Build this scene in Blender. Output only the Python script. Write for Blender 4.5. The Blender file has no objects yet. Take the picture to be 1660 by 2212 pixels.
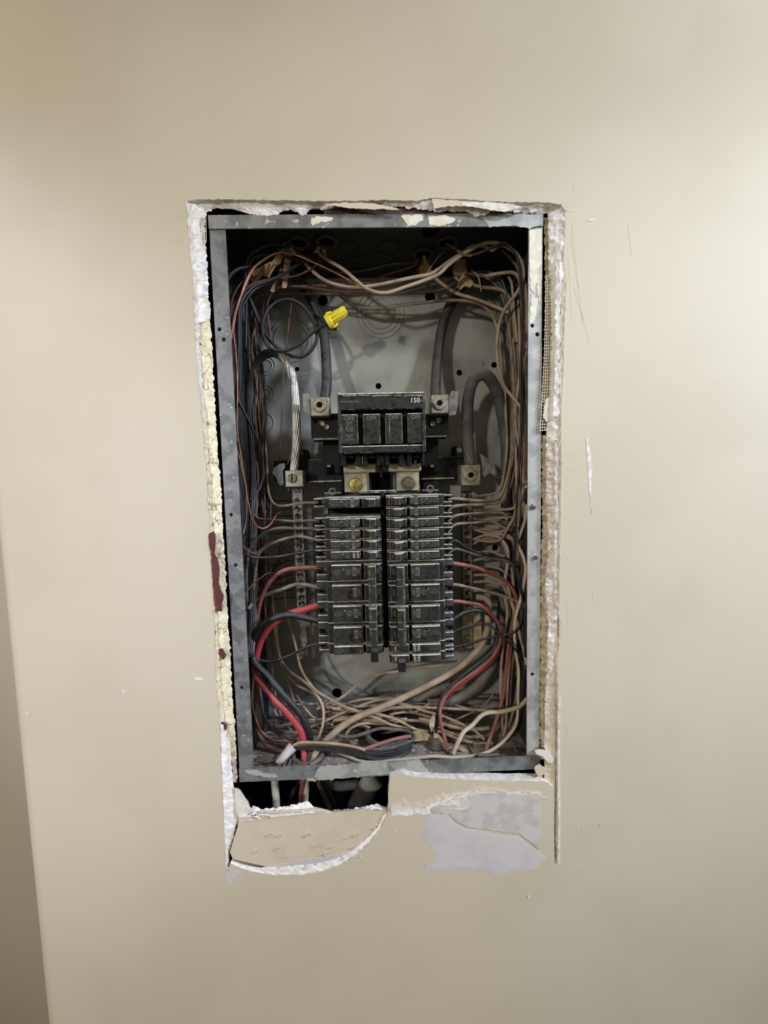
import bpy, bmesh, math, random
from mathutils import Vector, Matrix, noise
C = bpy.context.scene.collection
SC = bpy.context.scene

# ------------------------------------------------------------------ camera, world, lamps, exposure
F = 831.0                                     # focal length in pixels of the 1660 x 2212 frame
CAMP = Vector((-0.0118, -0.4390, 0.0312))     # metres; the origin is the centre of the panel's front rim
PITCH, YAW, ROLL = 0.0757, -0.0251, -0.0246
def rot():
    cp, sp, cy, sy, cr, sr = math.cos(PITCH), math.sin(PITCH), math.cos(YAW), math.sin(YAW), math.cos(ROLL), math.sin(ROLL)
    rx = Matrix(((1,0,0),(0,cp,-sp),(0,sp,cp))); ry = Matrix(((cy,0,sy),(0,1,0),(-sy,0,cy))); rz = Matrix(((cr,-sr,0),(sr,cr,0),(0,0,1)))
    return rz @ rx @ ry @ Matrix(((1,0,0),(0,0,-1),(0,1,0)))
M = rot()
cam = bpy.data.cameras.new('camera'); camo = bpy.data.objects.new('camera', cam); C.objects.link(camo)
cam.sensor_width = 36.0; cam.lens = F * 36.0 / 2212.0; cam.clip_start = 0.01
R3 = Matrix((M[0], -M[1], -M[2])).transposed()
camo.matrix_world = Matrix.Translation(CAMP) @ R3.to_4x4()
SC.camera = camo

w = bpy.data.worlds.new('world'); SC.world = w; w.use_nodes = True
w.node_tree.nodes['Background'].inputs[0].default_value = (0.315, 0.288, 0.236, 1)
w.node_tree.nodes['Background'].inputs[1].default_value = 1.0

def aim(o, t): o.rotation_euler = (Vector(t) - o.location).to_track_quat('-Z', 'Y').to_euler()
def spot(name, loc, tgt, power, col, ang, blend, soft):
    l = bpy.data.lights.new(name, 'SPOT'); l.energy = power; l.color = col; l.spot_size = math.radians(ang); l.spot_blend = blend; l.shadow_soft_size = soft
    o = bpy.data.objects.new(name, l); C.objects.link(o); o.location = loc; aim(o, tgt); return o
spot('hall_lamp_light', (-1.20, -1.90, 0.50), (-0.50, 0, -0.15), 73.0, (1.04, 1.015, 0.935), 56, 0.7, 0.07)
spot('window_side_light', (1.40, -0.70, 0.50), (0.40, 0, -0.15), 60.0, (0.81, 0.935, 1.25), 56, 0.7, 0.09)
spot('left_fill_light', (-0.80, -1.40, 0.90), (-0.50, 0, 0.0), 51.0, (0.86, 0.92, 1.24), 30, 0.7, 0.06)  # fill spot added to match the wall's brightness at left, no known lamp
spot('right_fill_light', (0.80, -0.70, 0.70), (0.40, 0, 0.30), 28.5, (0.89, 0.975, 1.12), 75, 0.7, 0.07)  # extra spot added to brighten the wall at right, no known source
SC.view_settings.view_transform = 'Standard'; SC.view_settings.look = 'None'
SC.view_settings.gamma = 1.0; SC.view_settings.use_curve_mapping = False
SC.view_settings.exposure = 0.0

# ------------------------------------------------------------------ helpers
def U(px, py, d):
    """the point on the plane d millimetres behind the panel's rim that shows at this pixel"""
    v = Vector(((px - 830) / F, (py - 1106) / F, 1.0))
    r = M.transposed() @ v
    t = (d / 1000.0 - CAMP.y) / r.y
    return CAMP + r * t
BW, BH, BD = 0.181, 0.3203, 0.125             # half width, half height, depth of the panel box
def inside(p, m): return abs(p.x) < BW - m and abs(p.z) < BH - m and p.y < BD - m
def Uin(px, py, d, m):
    p = U(px, py, d)
    while not inside(p, m) and d > 3:
        d -= 1.0; p = U(px, py, d)
    return p
def lin(c):
    c = [x / 255.0 for x in c]
    return tuple((x / 12.92 if x <= 0.04045 else ((x + 0.055) / 1.055) ** 2.4) for x in c) + (1.0,)

MATS = {}
def mat(name, col, rough=0.6, metal=0.0, col2=None, ns=60.0, lo=0.42, hi=0.62, bump=0.0, bs=300.0, dust=0.0, dcol=(150, 143, 130), dn=90.0, vary=0.0, spec=0.5, speck=None, speck_s=400.0, speck_t=0.66, crack=0.0, skim=None):
    m = bpy.data.materials.new(name); m.use_nodes = True; nt = m.node_tree; N = nt.nodes; L = nt.links
    b = N['Principled BSDF']; b.inputs['Roughness'].default_value = rough; b.inputs['Metallic'].default_value = metal
    b.inputs['Specular IOR Level'].default_value = spec
    tc = N.new('ShaderNodeTexCoord'); co = tc.outputs['Object']
    def noi(scale, det=4.0):
        n = N.new('ShaderNodeTexNoise'); n.inputs['Scale'].default_value = scale; n.inputs['Detail'].default_value = det
        L.new(co, n.inputs['Vector']); return n.outputs['Fac']
    def ramp(src, a, c):
        r = N.new('ShaderNodeMapRange'); r.interpolation_type = 'SMOOTHSTEP'; r.inputs[1].default_value = a; r.inputs[2].default_value = c
        L.new(src, r.inputs[0]); return r.outputs[0]
    def mix(fac, a, c):
        x = N.new('ShaderNodeMix'); x.data_type = 'RGBA'
        if isinstance(fac, float): x.inputs[0].default_value = fac
        else: L.new(fac, x.inputs[0])
        for s, i in ((a, 6), (c, 7)):
            if isinstance(s, tuple): x.inputs[i].default_value = s
            else: L.new(s, x.inputs[i])
        return x.outputs[2]
    cur = lin(col)
    if col2: cur = mix(ramp(noi(ns), lo, hi), cur, lin(col2))
    if speck: cur = mix(ramp(noi(speck_s, 2.0), speck_t, speck_t + 0.06), cur, lin(speck))
    if skim:                                  # a skim coat thins out to the paint under it at its own edge
        at = N.new('ShaderNodeAttribute'); at.attribute_name = 'skim'
        sm = N.new('ShaderNodeMath'); sm.operation = 'MULTIPLY_ADD'; L.new(noi(120), sm.inputs[0]); sm.inputs[1].default_value = 0.5; L.new(at.outputs['Fac'], sm.inputs[2])
        cur = mix(ramp(sm.outputs[0], 0.25, 1.05), lin(skim), cur)
    if crack:
        v = N.new('ShaderNodeTexVoronoi'); v.feature = 'DISTANCE_TO_EDGE'; v.inputs['Scale'].default_value = crack
        dst = N.new('ShaderNodeTexNoise'); dst.inputs['Scale'].default_value = crack * 3; L.new(co, dst.inputs['Vector'])
        ad = N.new('ShaderNodeMix'); ad.data_type = 'RGBA'; ad.inputs[0].default_value = 0.03; L.new(co, ad.inputs[6]); L.new(dst.outputs['Color'], ad.inputs[7])
        L.new(ad.outputs[2], v.inputs['Vector'])
        cur = mix(ramp(v.outputs['Distance'], 0.0, 0.022), lin((140, 122, 92)), cur)
    if dust:
        g = N.new('ShaderNodeNewGeometry'); sx = N.new('ShaderNodeSeparateXYZ'); L.new(g.outputs['Normal'], sx.inputs[0])
        up = ramp(sx.outputs[2], -0.15, 0.9)
        mu = N.new('ShaderNodeMath'); mu.operation = 'MULTIPLY'; L.new(up, mu.inputs[0]); L.new(ramp(noi(dn), 0.22, 0.55), mu.inputs[1])
        m2 = N.new('ShaderNodeMath'); m2.operation = 'MULTIPLY'; L.new(mu.outputs[0], m2.inputs[0]); m2.inputs[1].default_value = dust
        cur = mix(m2.outputs[0], cur, lin(dcol))
    if vary:
        oi = N.new('ShaderNodeObjectInfo'); h = N.new('ShaderNodeHueSaturation')
        mr = N.new('ShaderNodeMapRange'); L.new(oi.outputs['Random'], mr.inputs[0]); mr.inputs[3].default_value = 1 - vary; mr.inputs[4].default_value = 1 + vary
        L.new(mr.outputs[0], h.inputs['Value'])
        if isinstance(cur, tuple): h.inputs['Color'].default_value = cur
        else: L.new(cur, h.inputs['Color'])
        cur = h.outputs['Color']
    if isinstance(cur, tuple): b.inputs['Base Color'].default_value = cur
    else: L.new(cur, b.inputs['Base Color'])
    if bump:
        bp = N.new('ShaderNodeBump'); bp.inputs['Strength'].default_value = bump; bp.inputs['Distance'].default_value = 0.001
        L.new(noi(bs, 5.0), bp.inputs['Height']); L.new(bp.outputs[0], b.inputs['Normal'])
    MATS[name] = m; return m

mat('wall_paint', (205, 195, 172), 0.7, col2=(201, 191, 168), ns=6, bump=0.06, bs=900, spec=0.2)
mat('floor_grey', (120, 110, 98), 0.7, col2=(106, 97, 86), ns=12)
mat('board_paint', (212, 201, 179), 0.45, col2=(207, 195, 172), ns=30, bump=0.10, bs=500)
mat('hall_paint', (203, 192, 172), 0.7, spec=0.2)
mat('plaster', (232, 227, 218), 0.9, col2=(212, 203, 192), ns=120, bump=0.35, bs=380, spec=0.1)
mat('plaster_bright', (246, 243, 238), 0.9, col2=(232, 226, 219), ns=90, bump=0.35, bs=380, spec=0.1)
mat('plaster_crumbly', (206, 190, 170), 0.95, col2=(172, 152, 132), ns=150, bump=0.8, bs=420, spec=0.05, speck=(120, 100, 84), speck_s=500)
mat('old_cream_paint', (234, 223, 192), 0.7, col2=(220, 207, 172), ns=140, bump=0.4, bs=350, speck=(140, 122, 90), speck_s=420, speck_t=0.70, crack=26)
mat('primer', (205, 200, 198), 0.8, col2=(198, 192, 190), ns=30, bump=0.08, bs=600, spec=0.15)
mat('primer_feather', (205, 200, 198), 0.8, col2=(198, 192, 190), ns=30, bump=0.08, bs=600, spec=0.15, skim=(205, 195, 172))
mat('torn_paper', (203, 198, 193), 0.9, col2=(190, 184, 178), ns=60, bump=0.35, bs=450, spec=0.1)
mat('maroon_paint', (92, 38, 36), 0.7, col2=(82, 32, 32), ns=90, bump=0.2, bs=400)
mat('old_wood', (88, 66, 58), 0.8, col2=(58, 42, 38), ns=60, bump=0.4, bs=200)
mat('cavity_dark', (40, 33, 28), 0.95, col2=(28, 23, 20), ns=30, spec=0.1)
mat('tape_mesh', (226, 216, 190), 0.8)
mat('tape_back', (176, 160, 122), 0.9, col2=(140, 122, 88), ns=200, bump=0.6, bs=400)
mat('galvanized', (126, 129, 129), 0.55, 0.35, col2=(98, 102, 104), ns=70, bump=0.12, bs=260, speck=(178, 178, 174), speck_s=260, speck_t=0.70)
mat('galvanized_back', (160, 160, 150), 0.6, 0.1, col2=(118, 118, 110), ns=14, lo=0.38, hi=0.70, bump=0.10, bs=300, speck=(84, 84, 76), speck_s=28, speck_t=0.69)
mat('galvanized_shaded', (58, 58, 58), 0.6, 0.2, col2=(42, 42, 43), ns=60, bump=0.15, bs=220, speck=(110, 110, 106), speck_s=330, speck_t=0.72)  # the box's inner shade painted into the side sheets and fittings
mat('galvanized_top_shaded', (34, 33, 31), 0.65, 0.2, col2=(26, 25, 24), ns=60, bump=0.15, bs=220)  # top sheet near black: shade under it put into its colour
mat('galvanized_dusty', (158, 148, 138), 0.9, 0.0, col2=(112, 104, 97), ns=50, bump=0.5, bs=260, speck=(200, 192, 182), speck_s=180, speck_t=0.62)
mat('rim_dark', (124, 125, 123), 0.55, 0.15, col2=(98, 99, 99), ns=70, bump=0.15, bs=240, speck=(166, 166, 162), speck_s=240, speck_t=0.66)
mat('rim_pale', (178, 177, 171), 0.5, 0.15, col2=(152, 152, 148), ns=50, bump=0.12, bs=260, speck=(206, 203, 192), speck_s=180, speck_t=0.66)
mat('rim_top', (138, 138, 133), 0.5, 0.2, col2=(108, 110, 109), ns=40, bump=0.12, bs=260, speck=(188, 182, 166), speck_s=130, speck_t=0.62)
mat('paint_splash', (222, 212, 186), 0.7, col2=(232, 226, 208), ns=120, bump=0.4, bs=400)
mat('hole_black', (9, 9, 10), 0.9, spec=0.1)
mat('bakelite', (11, 11, 12), 0.65, col2=(17, 17, 18), ns=160, bump=0.2, bs=700, dust=0.85, dcol=(206, 200, 182), dn=240, spec=0.12, speck=(74, 72, 68), speck_s=1300, speck_t=0.66)
mat('bakelite_edge', (120, 118, 112), 0.8, col2=(24, 24, 24), ns=170, lo=0.36, hi=0.60, dust=1.0, dcol=(232, 226, 206), dn=200, spec=0.2)
mat('bakelite_end', (50, 51, 54), 0.75, col2=(34, 35, 38), ns=220, bump=0.25, bs=600, dust=0.7, dcol=(140, 139, 136))
mat('bakelite_handle', (10, 10, 10), 0.6, bump=0.1, bs=600, dust=0.9, dcol=(206, 200, 182), spec=0.22, speck=(92, 90, 84), speck_s=1100, speck_t=0.63)
mat('base_black', (14, 14, 16), 0.65, col2=(22, 22, 24), ns=120, bump=0.1, bs=500, dust=0.4, spec=0.2)
mat('print_white', (136, 134, 126), 0.7, col2=(84, 82, 78), ns=700)
mat('plate_grey', (112, 110, 103), 0.7, col2=(76, 75, 70), ns=500)
mat('print_bright', (205, 202, 192), 0.7)
mat('tinned', (168, 160, 134), 0.5, 0.35, col2=(146, 138, 114), ns=90, bump=0.1, bs=400)
mat('lug_metal', (152, 147, 128), 0.5, 0.5, col2=(120, 114, 98), ns=150, bump=0.2, bs=500, dust=0.5, dcol=(182, 172, 150))
mat('wing_grey', (128, 127, 124), 0.6, 0.3, col2=(100, 98, 94), ns=120, dust=0.4)
mat('screw_brass', (168, 156, 92), 0.35, 0.8, col2=(130, 118, 66), ns=160)
mat('screw_steel', (120, 112, 98), 0.4, 0.8, col2=(92, 84, 72), ns=200)
mat('bar_metal', (128, 122, 112), 0.55, 0.35, col2=(98, 90, 80), ns=110, bump=0.2, bs=500, dust=0.3)
mat('wire_cream', (168, 148, 124), 0.75, col2=(140, 121, 100), ns=45, bump=0.3, bs=700, dust=0.35, dcol=(164, 150, 132), vary=0.2)
mat('wire_white', (204, 190, 166), 0.7, col2=(182, 166, 142), ns=40, bump=0.2, bs=700, dust=0.3, dcol=(200, 188, 168), vary=0.08)
mat('wire_dusty', (136, 122, 104), 0.85, col2=(104, 92, 78), ns=60, bump=0.45, bs=600, dust=0.4, dcol=(150, 138, 120), vary=0.18)
mat('wire_brown', (112, 84, 66), 0.75, col2=(84, 64, 54), ns=60, bump=0.3, bs=600, vary=0.15)
mat('wire_grey', (96, 92, 84), 0.8, col2=(74, 71, 66), ns=60, bump=0.35, bs=600, dust=0.45, dcol=(134, 127, 114), vary=0.12)
mat('wire_black', (24, 24, 27), 0.5, col2=(34, 34, 36), ns=60, bump=0.2, bs=600, dust=0.4, dcol=(112, 108, 104), vary=0.12)
mat('wire_red', (178, 58, 62), 0.6, col2=(156, 50, 54), ns=50, bump=0.3, bs=500, dust=0.55, dcol=(170, 112, 104))
mat('wire_red_dusty', (148, 80, 74), 0.8, col2=(126, 70, 64), ns=50, bump=0.3, bs=500, dust=0.6, dcol=(166, 132, 120))
mat('cable_black', (34, 34, 35), 0.55, col2=(46, 45, 45), ns=40, bump=0.2, bs=400, dust=0.35)
mat('cable_grey', (84, 84, 82), 0.75, col2=(66, 66, 65), ns=40, bump=0.25, bs=400, dust=0.8, dcol=(148, 140, 124), dn=40)
mat('cable_dusty', (108, 100, 90), 0.9, col2=(84, 78, 70), ns=60, bump=0.7, bs=350, dust=0.5)
mat('wire_pink', (168, 116, 108), 0.8, col2=(146, 102, 96), ns=60, bump=0.3, bs=600)
mat('copper', (170, 116, 90), 0.4, 0.55, col2=(126, 84, 64), ns=60)
mat('copper_dull', (98, 74, 60), 0.55, 0.3, col2=(72, 56, 48), ns=60, vary=0.2)
mat('aluminium', (196, 192, 186), 0.4, 0.7, col2=(150, 146, 138), ns=100)
mat('aluminium_dark', (92, 90, 88), 0.45, 0.7)
mat('kraft', (172, 138, 100), 0.85, col2=(146, 114, 82), ns=80, bump=0.3, bs=300)
mat('kraft_pale', (188, 166, 132), 0.85, col2=(160, 138, 106), ns=80, bump=0.3, bs=300)
mat('paper_grey', (146, 132, 122), 0.85, col2=(120, 108, 100), ns=80, bump=0.3, bs=300)
mat('paper_ochre', (158, 128, 66), 0.85, col2=(128, 100, 50), ns=80, bump=0.3, bs=300)
mat('nut_yellow', (232, 214, 52), 0.4, col2=(222, 202, 44), ns=60)
mat('sheath_white', (196, 190, 180), 0.6, col2=(168, 160, 150), ns=60, bump=0.2)
mat('pipe_grey', (176, 172, 162), 0.6, col2=(150, 146, 138), ns=30, bump=0.1)
mat('connector_metal', (112, 106, 98), 0.6, 0.4, col2=(80, 75, 70), ns=100, bump=0.2, dust=0.5)
mat('sticker', (150, 148, 124), 0.7, col2=(134, 132, 110), ns=60)
mat('ink', (30, 30, 28), 0.7)
mat('blob_plaster', (228, 224, 214), 0.5, col2=(210, 204, 192), ns=60, bump=0.15, bs=300)

def obj(name, verts, faces, m, parent=None, kind=None, smooth=False, origin=None, m2=None, fm=None):
    me = bpy.data.meshes.new(name)
    if parent is not None: o0 = Vector(parent.get('o', (0, 0, 0)))
    elif origin is not None: o0 = Vector(origin)
    else: o0 = Vector((0, 0, 0))
    me.from_pydata([tuple(Vector(v) - o0) for v in verts], [], faces); me.validate()
    me.materials.append(MATS[m])
    if m2: me.materials.append(MATS[m2])
    if fm: me.polygons.foreach_set('material_index', fm[:len(me.polygons)])
    if smooth: me.polygons.foreach_set('use_smooth', [True] * len(me.polygons))
    me.update()
    o = bpy.data.objects.new(name, me); C.objects.link(o)
    if parent is not None: o.parent = parent; o['o'] = tuple(o0)
    else: o.location = o0; o['o'] = tuple(o0)
    if kind: o['kind'] = kind
    return o
def bmobj(name, bm, m, parent=None, smooth=False, m2=None, **k):
    bm.verts.ensure_lookup_table(); bm.verts.index_update()
    vs = [v.co.copy() for v in bm.verts]; fs = [[v.index for v in f.verts] for f in bm.faces]; fm = [f.material_index for f in bm.faces]
    bm.free()
    return obj(name, vs, fs, m, parent, smooth=smooth, m2=m2, fm=fm if m2 else None, **k)
def thing(name, label, cat, loc, group=None):
    o = bpy.data.objects.new(name, None); C.objects.link(o); o.location = loc; o.empty_display_size = 0.01
    o['o'] = tuple(loc); o['label'] = label; o['category'] = cat
    if group: o['group'] = group
    return o
def tag(o, label, cat, group=None):
    o['label'] = label; o['category'] = cat
    if group: o['group'] = group
    return o
def add_box(bm, x0, x1, y0, y1, z0, z1):
    g = bmesh.ops.create_cube(bm, size=1.0)['verts']
    for v in g:
        v.co = Vector(((x0 + x1) / 2 + v.co.x * abs(x1 - x0), (y0 + y1) / 2 + v.co.y * abs(y1 - y0), (z0 + z1) / 2 + v.co.z * abs(z1 - z0)))
    return g
def box(name, x0, x1, y0, y1, z0, z1, m, parent=None, bev=0.0, m2=None, seg=1, **k):
    bm = bmesh.new(); add_box(bm, x0, x1, y0, y1, z0, z1)
    if bev: bmesh.ops.bevel(bm, geom=bm.edges[:], offset=bev, segments=seg, affect='EDGES', material=1 if m2 else -1)
    return bmobj(name, bm, m, parent, m2=m2, **k)
def prism(name, prof, z0, z1, m, parent=None, bev=0.0, m2=None, **k):
    """a profile in the (x, y) plane drawn out from z0 to z1"""
    bm = bmesh.new(); n = len(prof)
    a = [bm.verts.new((x, y, z0)) for x, y in prof]; b = [bm.verts.new((x, y, z1)) for x, y in prof]
    bm.faces.new(a[::-1]); bm.faces.new(b)
    for i in range(n): bm.faces.new((a[i], a[(i + 1) % n], b[(i + 1) % n], b[i]))
    bmesh.ops.recalc_face_normals(bm, faces=bm.faces[:])
    if bev: bmesh.ops.bevel(bm, geom=bm.edges[:], offset=bev, segments=1, affect='EDGES', material=1 if m2 else -1)
    return bmobj(name, bm, m, parent, m2=m2, **k)
def lathe(name, c, axis, prof, m, parent=None, n=20, smooth=False, phase=0.0, **k):
    """prof: (distance along axis, radius) pairs turned about the axis through c"""
    a = Vector(axis).normalized(); t = Vector((0, 0, 1)) if abs(a.z) < 0.9 else Vector((1, 0, 0))
    u = a.cross(t).normalized(); v = a.cross(u); c = Vector(c); vs, fs = [], []
    for h, r in prof:
        for i in range(n):
            q = 2 * math.pi * i / n + phase; vs.append(c + a * h + (u * math.cos(q) + v * math.sin(q)) * r)
    for j in range(len(prof) - 1):
        for i in range(n): fs.append((j * n + i, j * n + (i + 1) % n, (j + 1) * n + (i + 1) % n, (j + 1) * n + i))
    fs.append(tuple(range(n))[::-1]); fs.append(tuple(range((len(prof) - 1) * n, len(prof) * n)))
    bm = bmesh.new(); bv = [bm.verts.new(p) for p in vs]
    for f in fs: bm.faces.new([bv[i] for i in f])
    bmesh.ops.recalc_face_normals(bm, faces=bm.faces[:])
    return bmobj(name, bm, m, parent, smooth=smooth, **k)
def ring(name, c, axis, R, r, m, parent=None, n=28, k=6, arc=(0, 2 * math.pi), **kw):
    a = Vector(axis).normalized(); t = Vector((0, 0, 1)) if abs(a.z) < 0.9 else Vector((1, 0, 0))
    u = a.cross(t).normalized(); v = a.cross(u); c = Vector(c); full = abs(arc[1] - arc[0]) > 6.28
    nn = n if full else n + 1; vs, fs = [], []
    for i in range(nn):
        q = arc[0] + (arc[1] - arc[0]) * i / n; d = u * math.cos(q) + v * math.sin(q)
        for j in range(k):
            w2 = 2 * math.pi * j / k; vs.append(c + d * (R + r * math.cos(w2)) + a * r * math.sin(w2))
    for i in range(n):
        for j in range(k):
            i2 = (i + 1) % nn; fs.append((i * k + j, i * k + (j + 1) % k, i2 * k + (j + 1) % k, i2 * k + j))
    return obj(name, vs, fs, m, parent, smooth=True, **kw)
def spline(P, sub=6):
    Q = [P[0] * 2 - P[1]] + P + [P[-1] * 2 - P[-2]]; out = []
    for i in range(1, len(Q) - 2):
        a, b, c, d = Q[i - 1], Q[i], Q[i + 1], Q[i + 2]
        for s in range(sub):
            t = s / sub
            out.append(0.5 * ((2 * b) + (c - a) * t + (2 * a - 5 * b + 4 * c - d) * t * t + (3 * b - a - 3 * c + d) * t ** 3))
    out.append(P[-1]); return out
def tube_data(P, r, k=8, twist=None, lumps=0.0, seed=0):
    n = len(P); vs, fs = [], []
    T = [(P[min(i + 1, n - 1)] - P[max(i - 1, 0)]).normalized() for i in range(n)]
    u = T[0].orthogonal().normalized()
    for i in range(n):
        u = (u - T[i] * u.dot(T[i])).normalized(); v = T[i].cross(u)
        rr = r if not callable(r) else r(i / (n - 1))
        if lumps: rr *= 1 + lumps * noise.noise(P[i] * 60 + Vector((seed, 0, 0)))
        for j in range(k):
            q = 2 * math.pi * j / k; vs.append(P[i] + (u * math.cos(q) + v * math.sin(q)) * rr)
    for i in range(n - 1):
        for j in range(k): fs.append((i * k + j, i * k + (j + 1) % k, (i + 1) * k + (j + 1) % k, (i + 1) * k + j))
    fs.append(tuple(range(k))[::-1]); fs.append(tuple(range((n - 1) * k, n * k)))
    return vs, fs
def parse(s):
    pts = []
    for q in s.split():
        f = q.split(','); pts.append([float(f[0]), float(f[1]), float(f[2]) if len(f) > 2 else None])
    known = [i for i, p in enumerate(pts) if p[2] is not None]
    for i, p in enumerate(pts):
        if p[2] is None:
            a = max([k for k in known if k < i], default=None); b = min([k for k in known if k > i], default=None)
            if a is None: p[2] = pts[b][2]
            elif b is None: p[2] = pts[a][2]
            else: p[2] = pts[a][2] + (pts[b][2] - pts[a][2]) * (i - a) / (b - a)
    return pts
def path3(s, r, clamp=True, sub=6):
    P = [(Uin(x, y, d, r + 0.0008) if clamp else U(x, y, d)) for x, y, d in parse(s)]
    return spline(P, sub)
def wire(name, label, s, r, m, cat='wire', group=None, clamp=True, k=8, lumps=0.06):
    r = r / 1000.0; P = path3(s, r, clamp); vs, fs = tube_data(P, r, k, lumps=lumps, seed=len(bpy.data.objects))
    o = obj(name, vs, fs, m, smooth=True, origin=P[0]); return tag(o, label, cat, group)

def resample(A, n):
    A = [Vector((x, y)) for x, y in A]; L = [0]
    for i in range(1, len(A)): L.append(L[-1] + (A[i] - A[i - 1]).length)
    out = []
    for k in range(n):
        t = L[-1] * k / (n - 1); i = 1
        while i < len(A) - 1 and L[i] < t: i += 1
        out.append(A[i - 1].lerp(A[i], (t - L[i - 1]) / max(L[i] - L[i - 1], 1e-9)))
    return out
def strip(name, A, B, dA, dB, m, parent, n=120, k=6, thick=4.0, ja=0.0, jb=3.0, amp=0.6, seed=0, crown=0.0):
    """a ragged band between two edges, with relief across it and thickness behind it"""
    A = resample(A, n); B = resample(B, n); vs, fs = [], []
    def nz(x, y): return noise.fractal(Vector((x * 0.06, y * 0.06, seed * 7.3)), 0.8, 2.0, 4)
    for back in (0, 1):
        for i in range(n):
            for j in range(k):
                t = j / (k - 1); p = A[i].lerp(B[i], t)
                nrm = (A[i] - B[i]).normalized() if (A[i] - B[i]).length > 0 else Vector((1, 0))
                p = p + nrm * (nz(p.x * 2.2, p.y * 2.2 + 50) * (ja * (1 - t) ** 3 + jb * t ** 3))
                d = thick if back else dA + (dB - dA) * t - crown * math.sin(math.pi * t) + nz(p.x, p.y) * amp
                vs.append(U(p.x, p.y, d))
    o = n * k
    for i in range(n - 1):
        for j in range(k - 1):
            a, b, c, d = i * k + j, i * k + j + 1, (i + 1) * k + j + 1, (i + 1) * k + j
            fs.append((a, b, c, d)); fs.append((o + d, o + c, o + b, o + a))
        for j in (0, k - 1): fs.append((i * k + j, (i + 1) * k + j, o + (i + 1) * k + j, o + i * k + j))
    for i in (0, n - 1):
        for j in range(k - 1): fs.append((i * k + j, i * k + j + 1, o + i * k + j + 1, o + i * k + j))
    bm = bmesh.new(); bv = [bm.verts.new(p) for p in vs]
    for f in fs: bm.faces.new([bv[q] for q in f])
    bmesh.ops.recalc_face_normals(bm, faces=bm.faces[:])
    return bmobj(name, bm, m, parent)
def ragged(poly, step=5.0, jit=1.2, seed=0, closed=True):
    out = []; n = len(poly)
    for i in range(n if closed else n - 1):
        a = Vector(poly[i]); b = Vector(poly[(i + 1) % n]); L = (b - a).length; c = max(1, int(L / step))
        nr = Vector((-(b - a).y, (b - a).x)).normalized() if L > 0 else Vector((0, 0))
        for s in range(c):
            p = a.lerp(b, s / c); q = noise.fractal(Vector((p.x * 0.11, p.y * 0.11, seed * 3.7)), 0.7, 2.0, 4)
            out.append(p + nr * q * jit)
    return out
def slab(name, poly, d, thick, m, parent=None, jit=1.0, seed=0, step=5.0, cham=0.0, dfun=None, **kw):
    """a piece with a ragged outline: front face at depth d (mm), thick mm deep"""
    P = ragged(poly, step, jit, seed); n = len(P); bm = bmesh.new()
    cx = sum((p for p in P), Vector((0, 0))) / n
    def dd(p): return d + (dfun(p.x, p.y) if dfun else 0.0)
    fr = []
    for i, p in enumerate(P):
        t = (P[(i + 1) % n] - P[i - 1]); nr = Vector((-t.y, t.x)).normalized()
        if nr.dot(cx - p) < 0: nr = -nr
        q = p + nr * cham; fr.append(bm.verts.new(U(q.x, q.y, dd(p))))
    bk = [bm.verts.new(U(p.x, p.y, dd(p) + thick)) for p in P]
    ed = [bm.edges.new((fr[i], fr[(i + 1) % n])) for i in range(n)]
    bmesh.ops.triangle_fill(bm, use_beauty=True, edges=ed)
    for i in range(n): bm.faces.new((fr[i], fr[(i + 1) % n], bk[(i + 1) % n], bk[i]))
    bmesh.ops.recalc_face_normals(bm, faces=bm.faces[:])
    o = bmobj(name, bm, m, parent, **kw)
    a = o.data.attributes.new('skim', 'FLOAT', 'POINT'); a.data.foreach_set('value', [1.0 if i < n else 0.0 for i in range(len(o.data.vertices))])
    return o
def plate_with_holes(name, outer, holes, d0, d1, m, parent):
    """outer: four (x, z) corners; holes: (x, z, r); a sheet from depth d0 to d1 metres with round holes cut through"""
    bm = bmesh.new(); loops = [[Vector((x, 0, z)) for x, z in outer]]
    for x, z, r in holes: loops.append([Vector((x + r * math.cos(i * math.pi / 8), 0, z + r * math.sin(i * math.pi / 8))) for i in range(16)])
    ed = []; rings = []
    for L in loops:
        v = [bm.verts.new((p.x, d0, p.z)) for p in L]; rings.append(v)
        ed += [bm.edges.new((v[i], v[(i + 1) % len(v)])) for i in range(len(v))]
    bmesh.ops.triangle_fill(bm, use_beauty=True, edges=ed)
    for v in rings:
        b = [bm.verts.new((q.co.x, d1, q.co.z)) for q in v]
        for i in range(len(v)): bm.faces.new((v[i], v[(i + 1) % len(v)], b[(i + 1) % len(v)], b[i]))
    bmesh.ops.recalc_face_normals(bm, faces=bm.faces[:])
    return bmobj(name, bm, m, parent)
TXT = {}
def text(parent, s, x, y, z, size, ang, m='print_white', name='lettering', bold=0.0):
    """raised print facing the viewer: ang in degrees turns it in the plane of the wall"""
    key = (s, bold, m)
    if key not in TXT:
        cu = bpy.data.curves.new('t', 'FONT'); cu.body = s; cu.size = 1.0; cu.extrude = 0.02; cu.offset = bold
        cu.align_x = 'CENTER'; cu.align_y = 'CENTER'; cu.resolution_u = 2
        to = bpy.data.objects.new('t', cu); C.objects.link(to); dg = bpy.context.evaluated_depsgraph_get()
        me = bpy.data.meshes.new_from_object(to.evaluated_get(dg)); me.name = 'lettering'; bpy.data.objects.remove(to); bpy.data.curves.remove(cu)
        me.materials.clear(); me.materials.append(MATS[m]); TXT[key] = me
    o = bpy.data.objects.new(name, TXT[key]); C.objects.link(o); o.parent = parent
    o.location = Vector((x, y, z)) - Vector(parent['o'])
    o.rotation_euler = (Matrix.Rotation(math.radians(ang), 3, 'Y') @ Matrix.Rotation(math.pi / 2, 3, 'X')).to_euler()
    o.scale = (size, size, size); o['o'] = (x, y, z); return o

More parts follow.
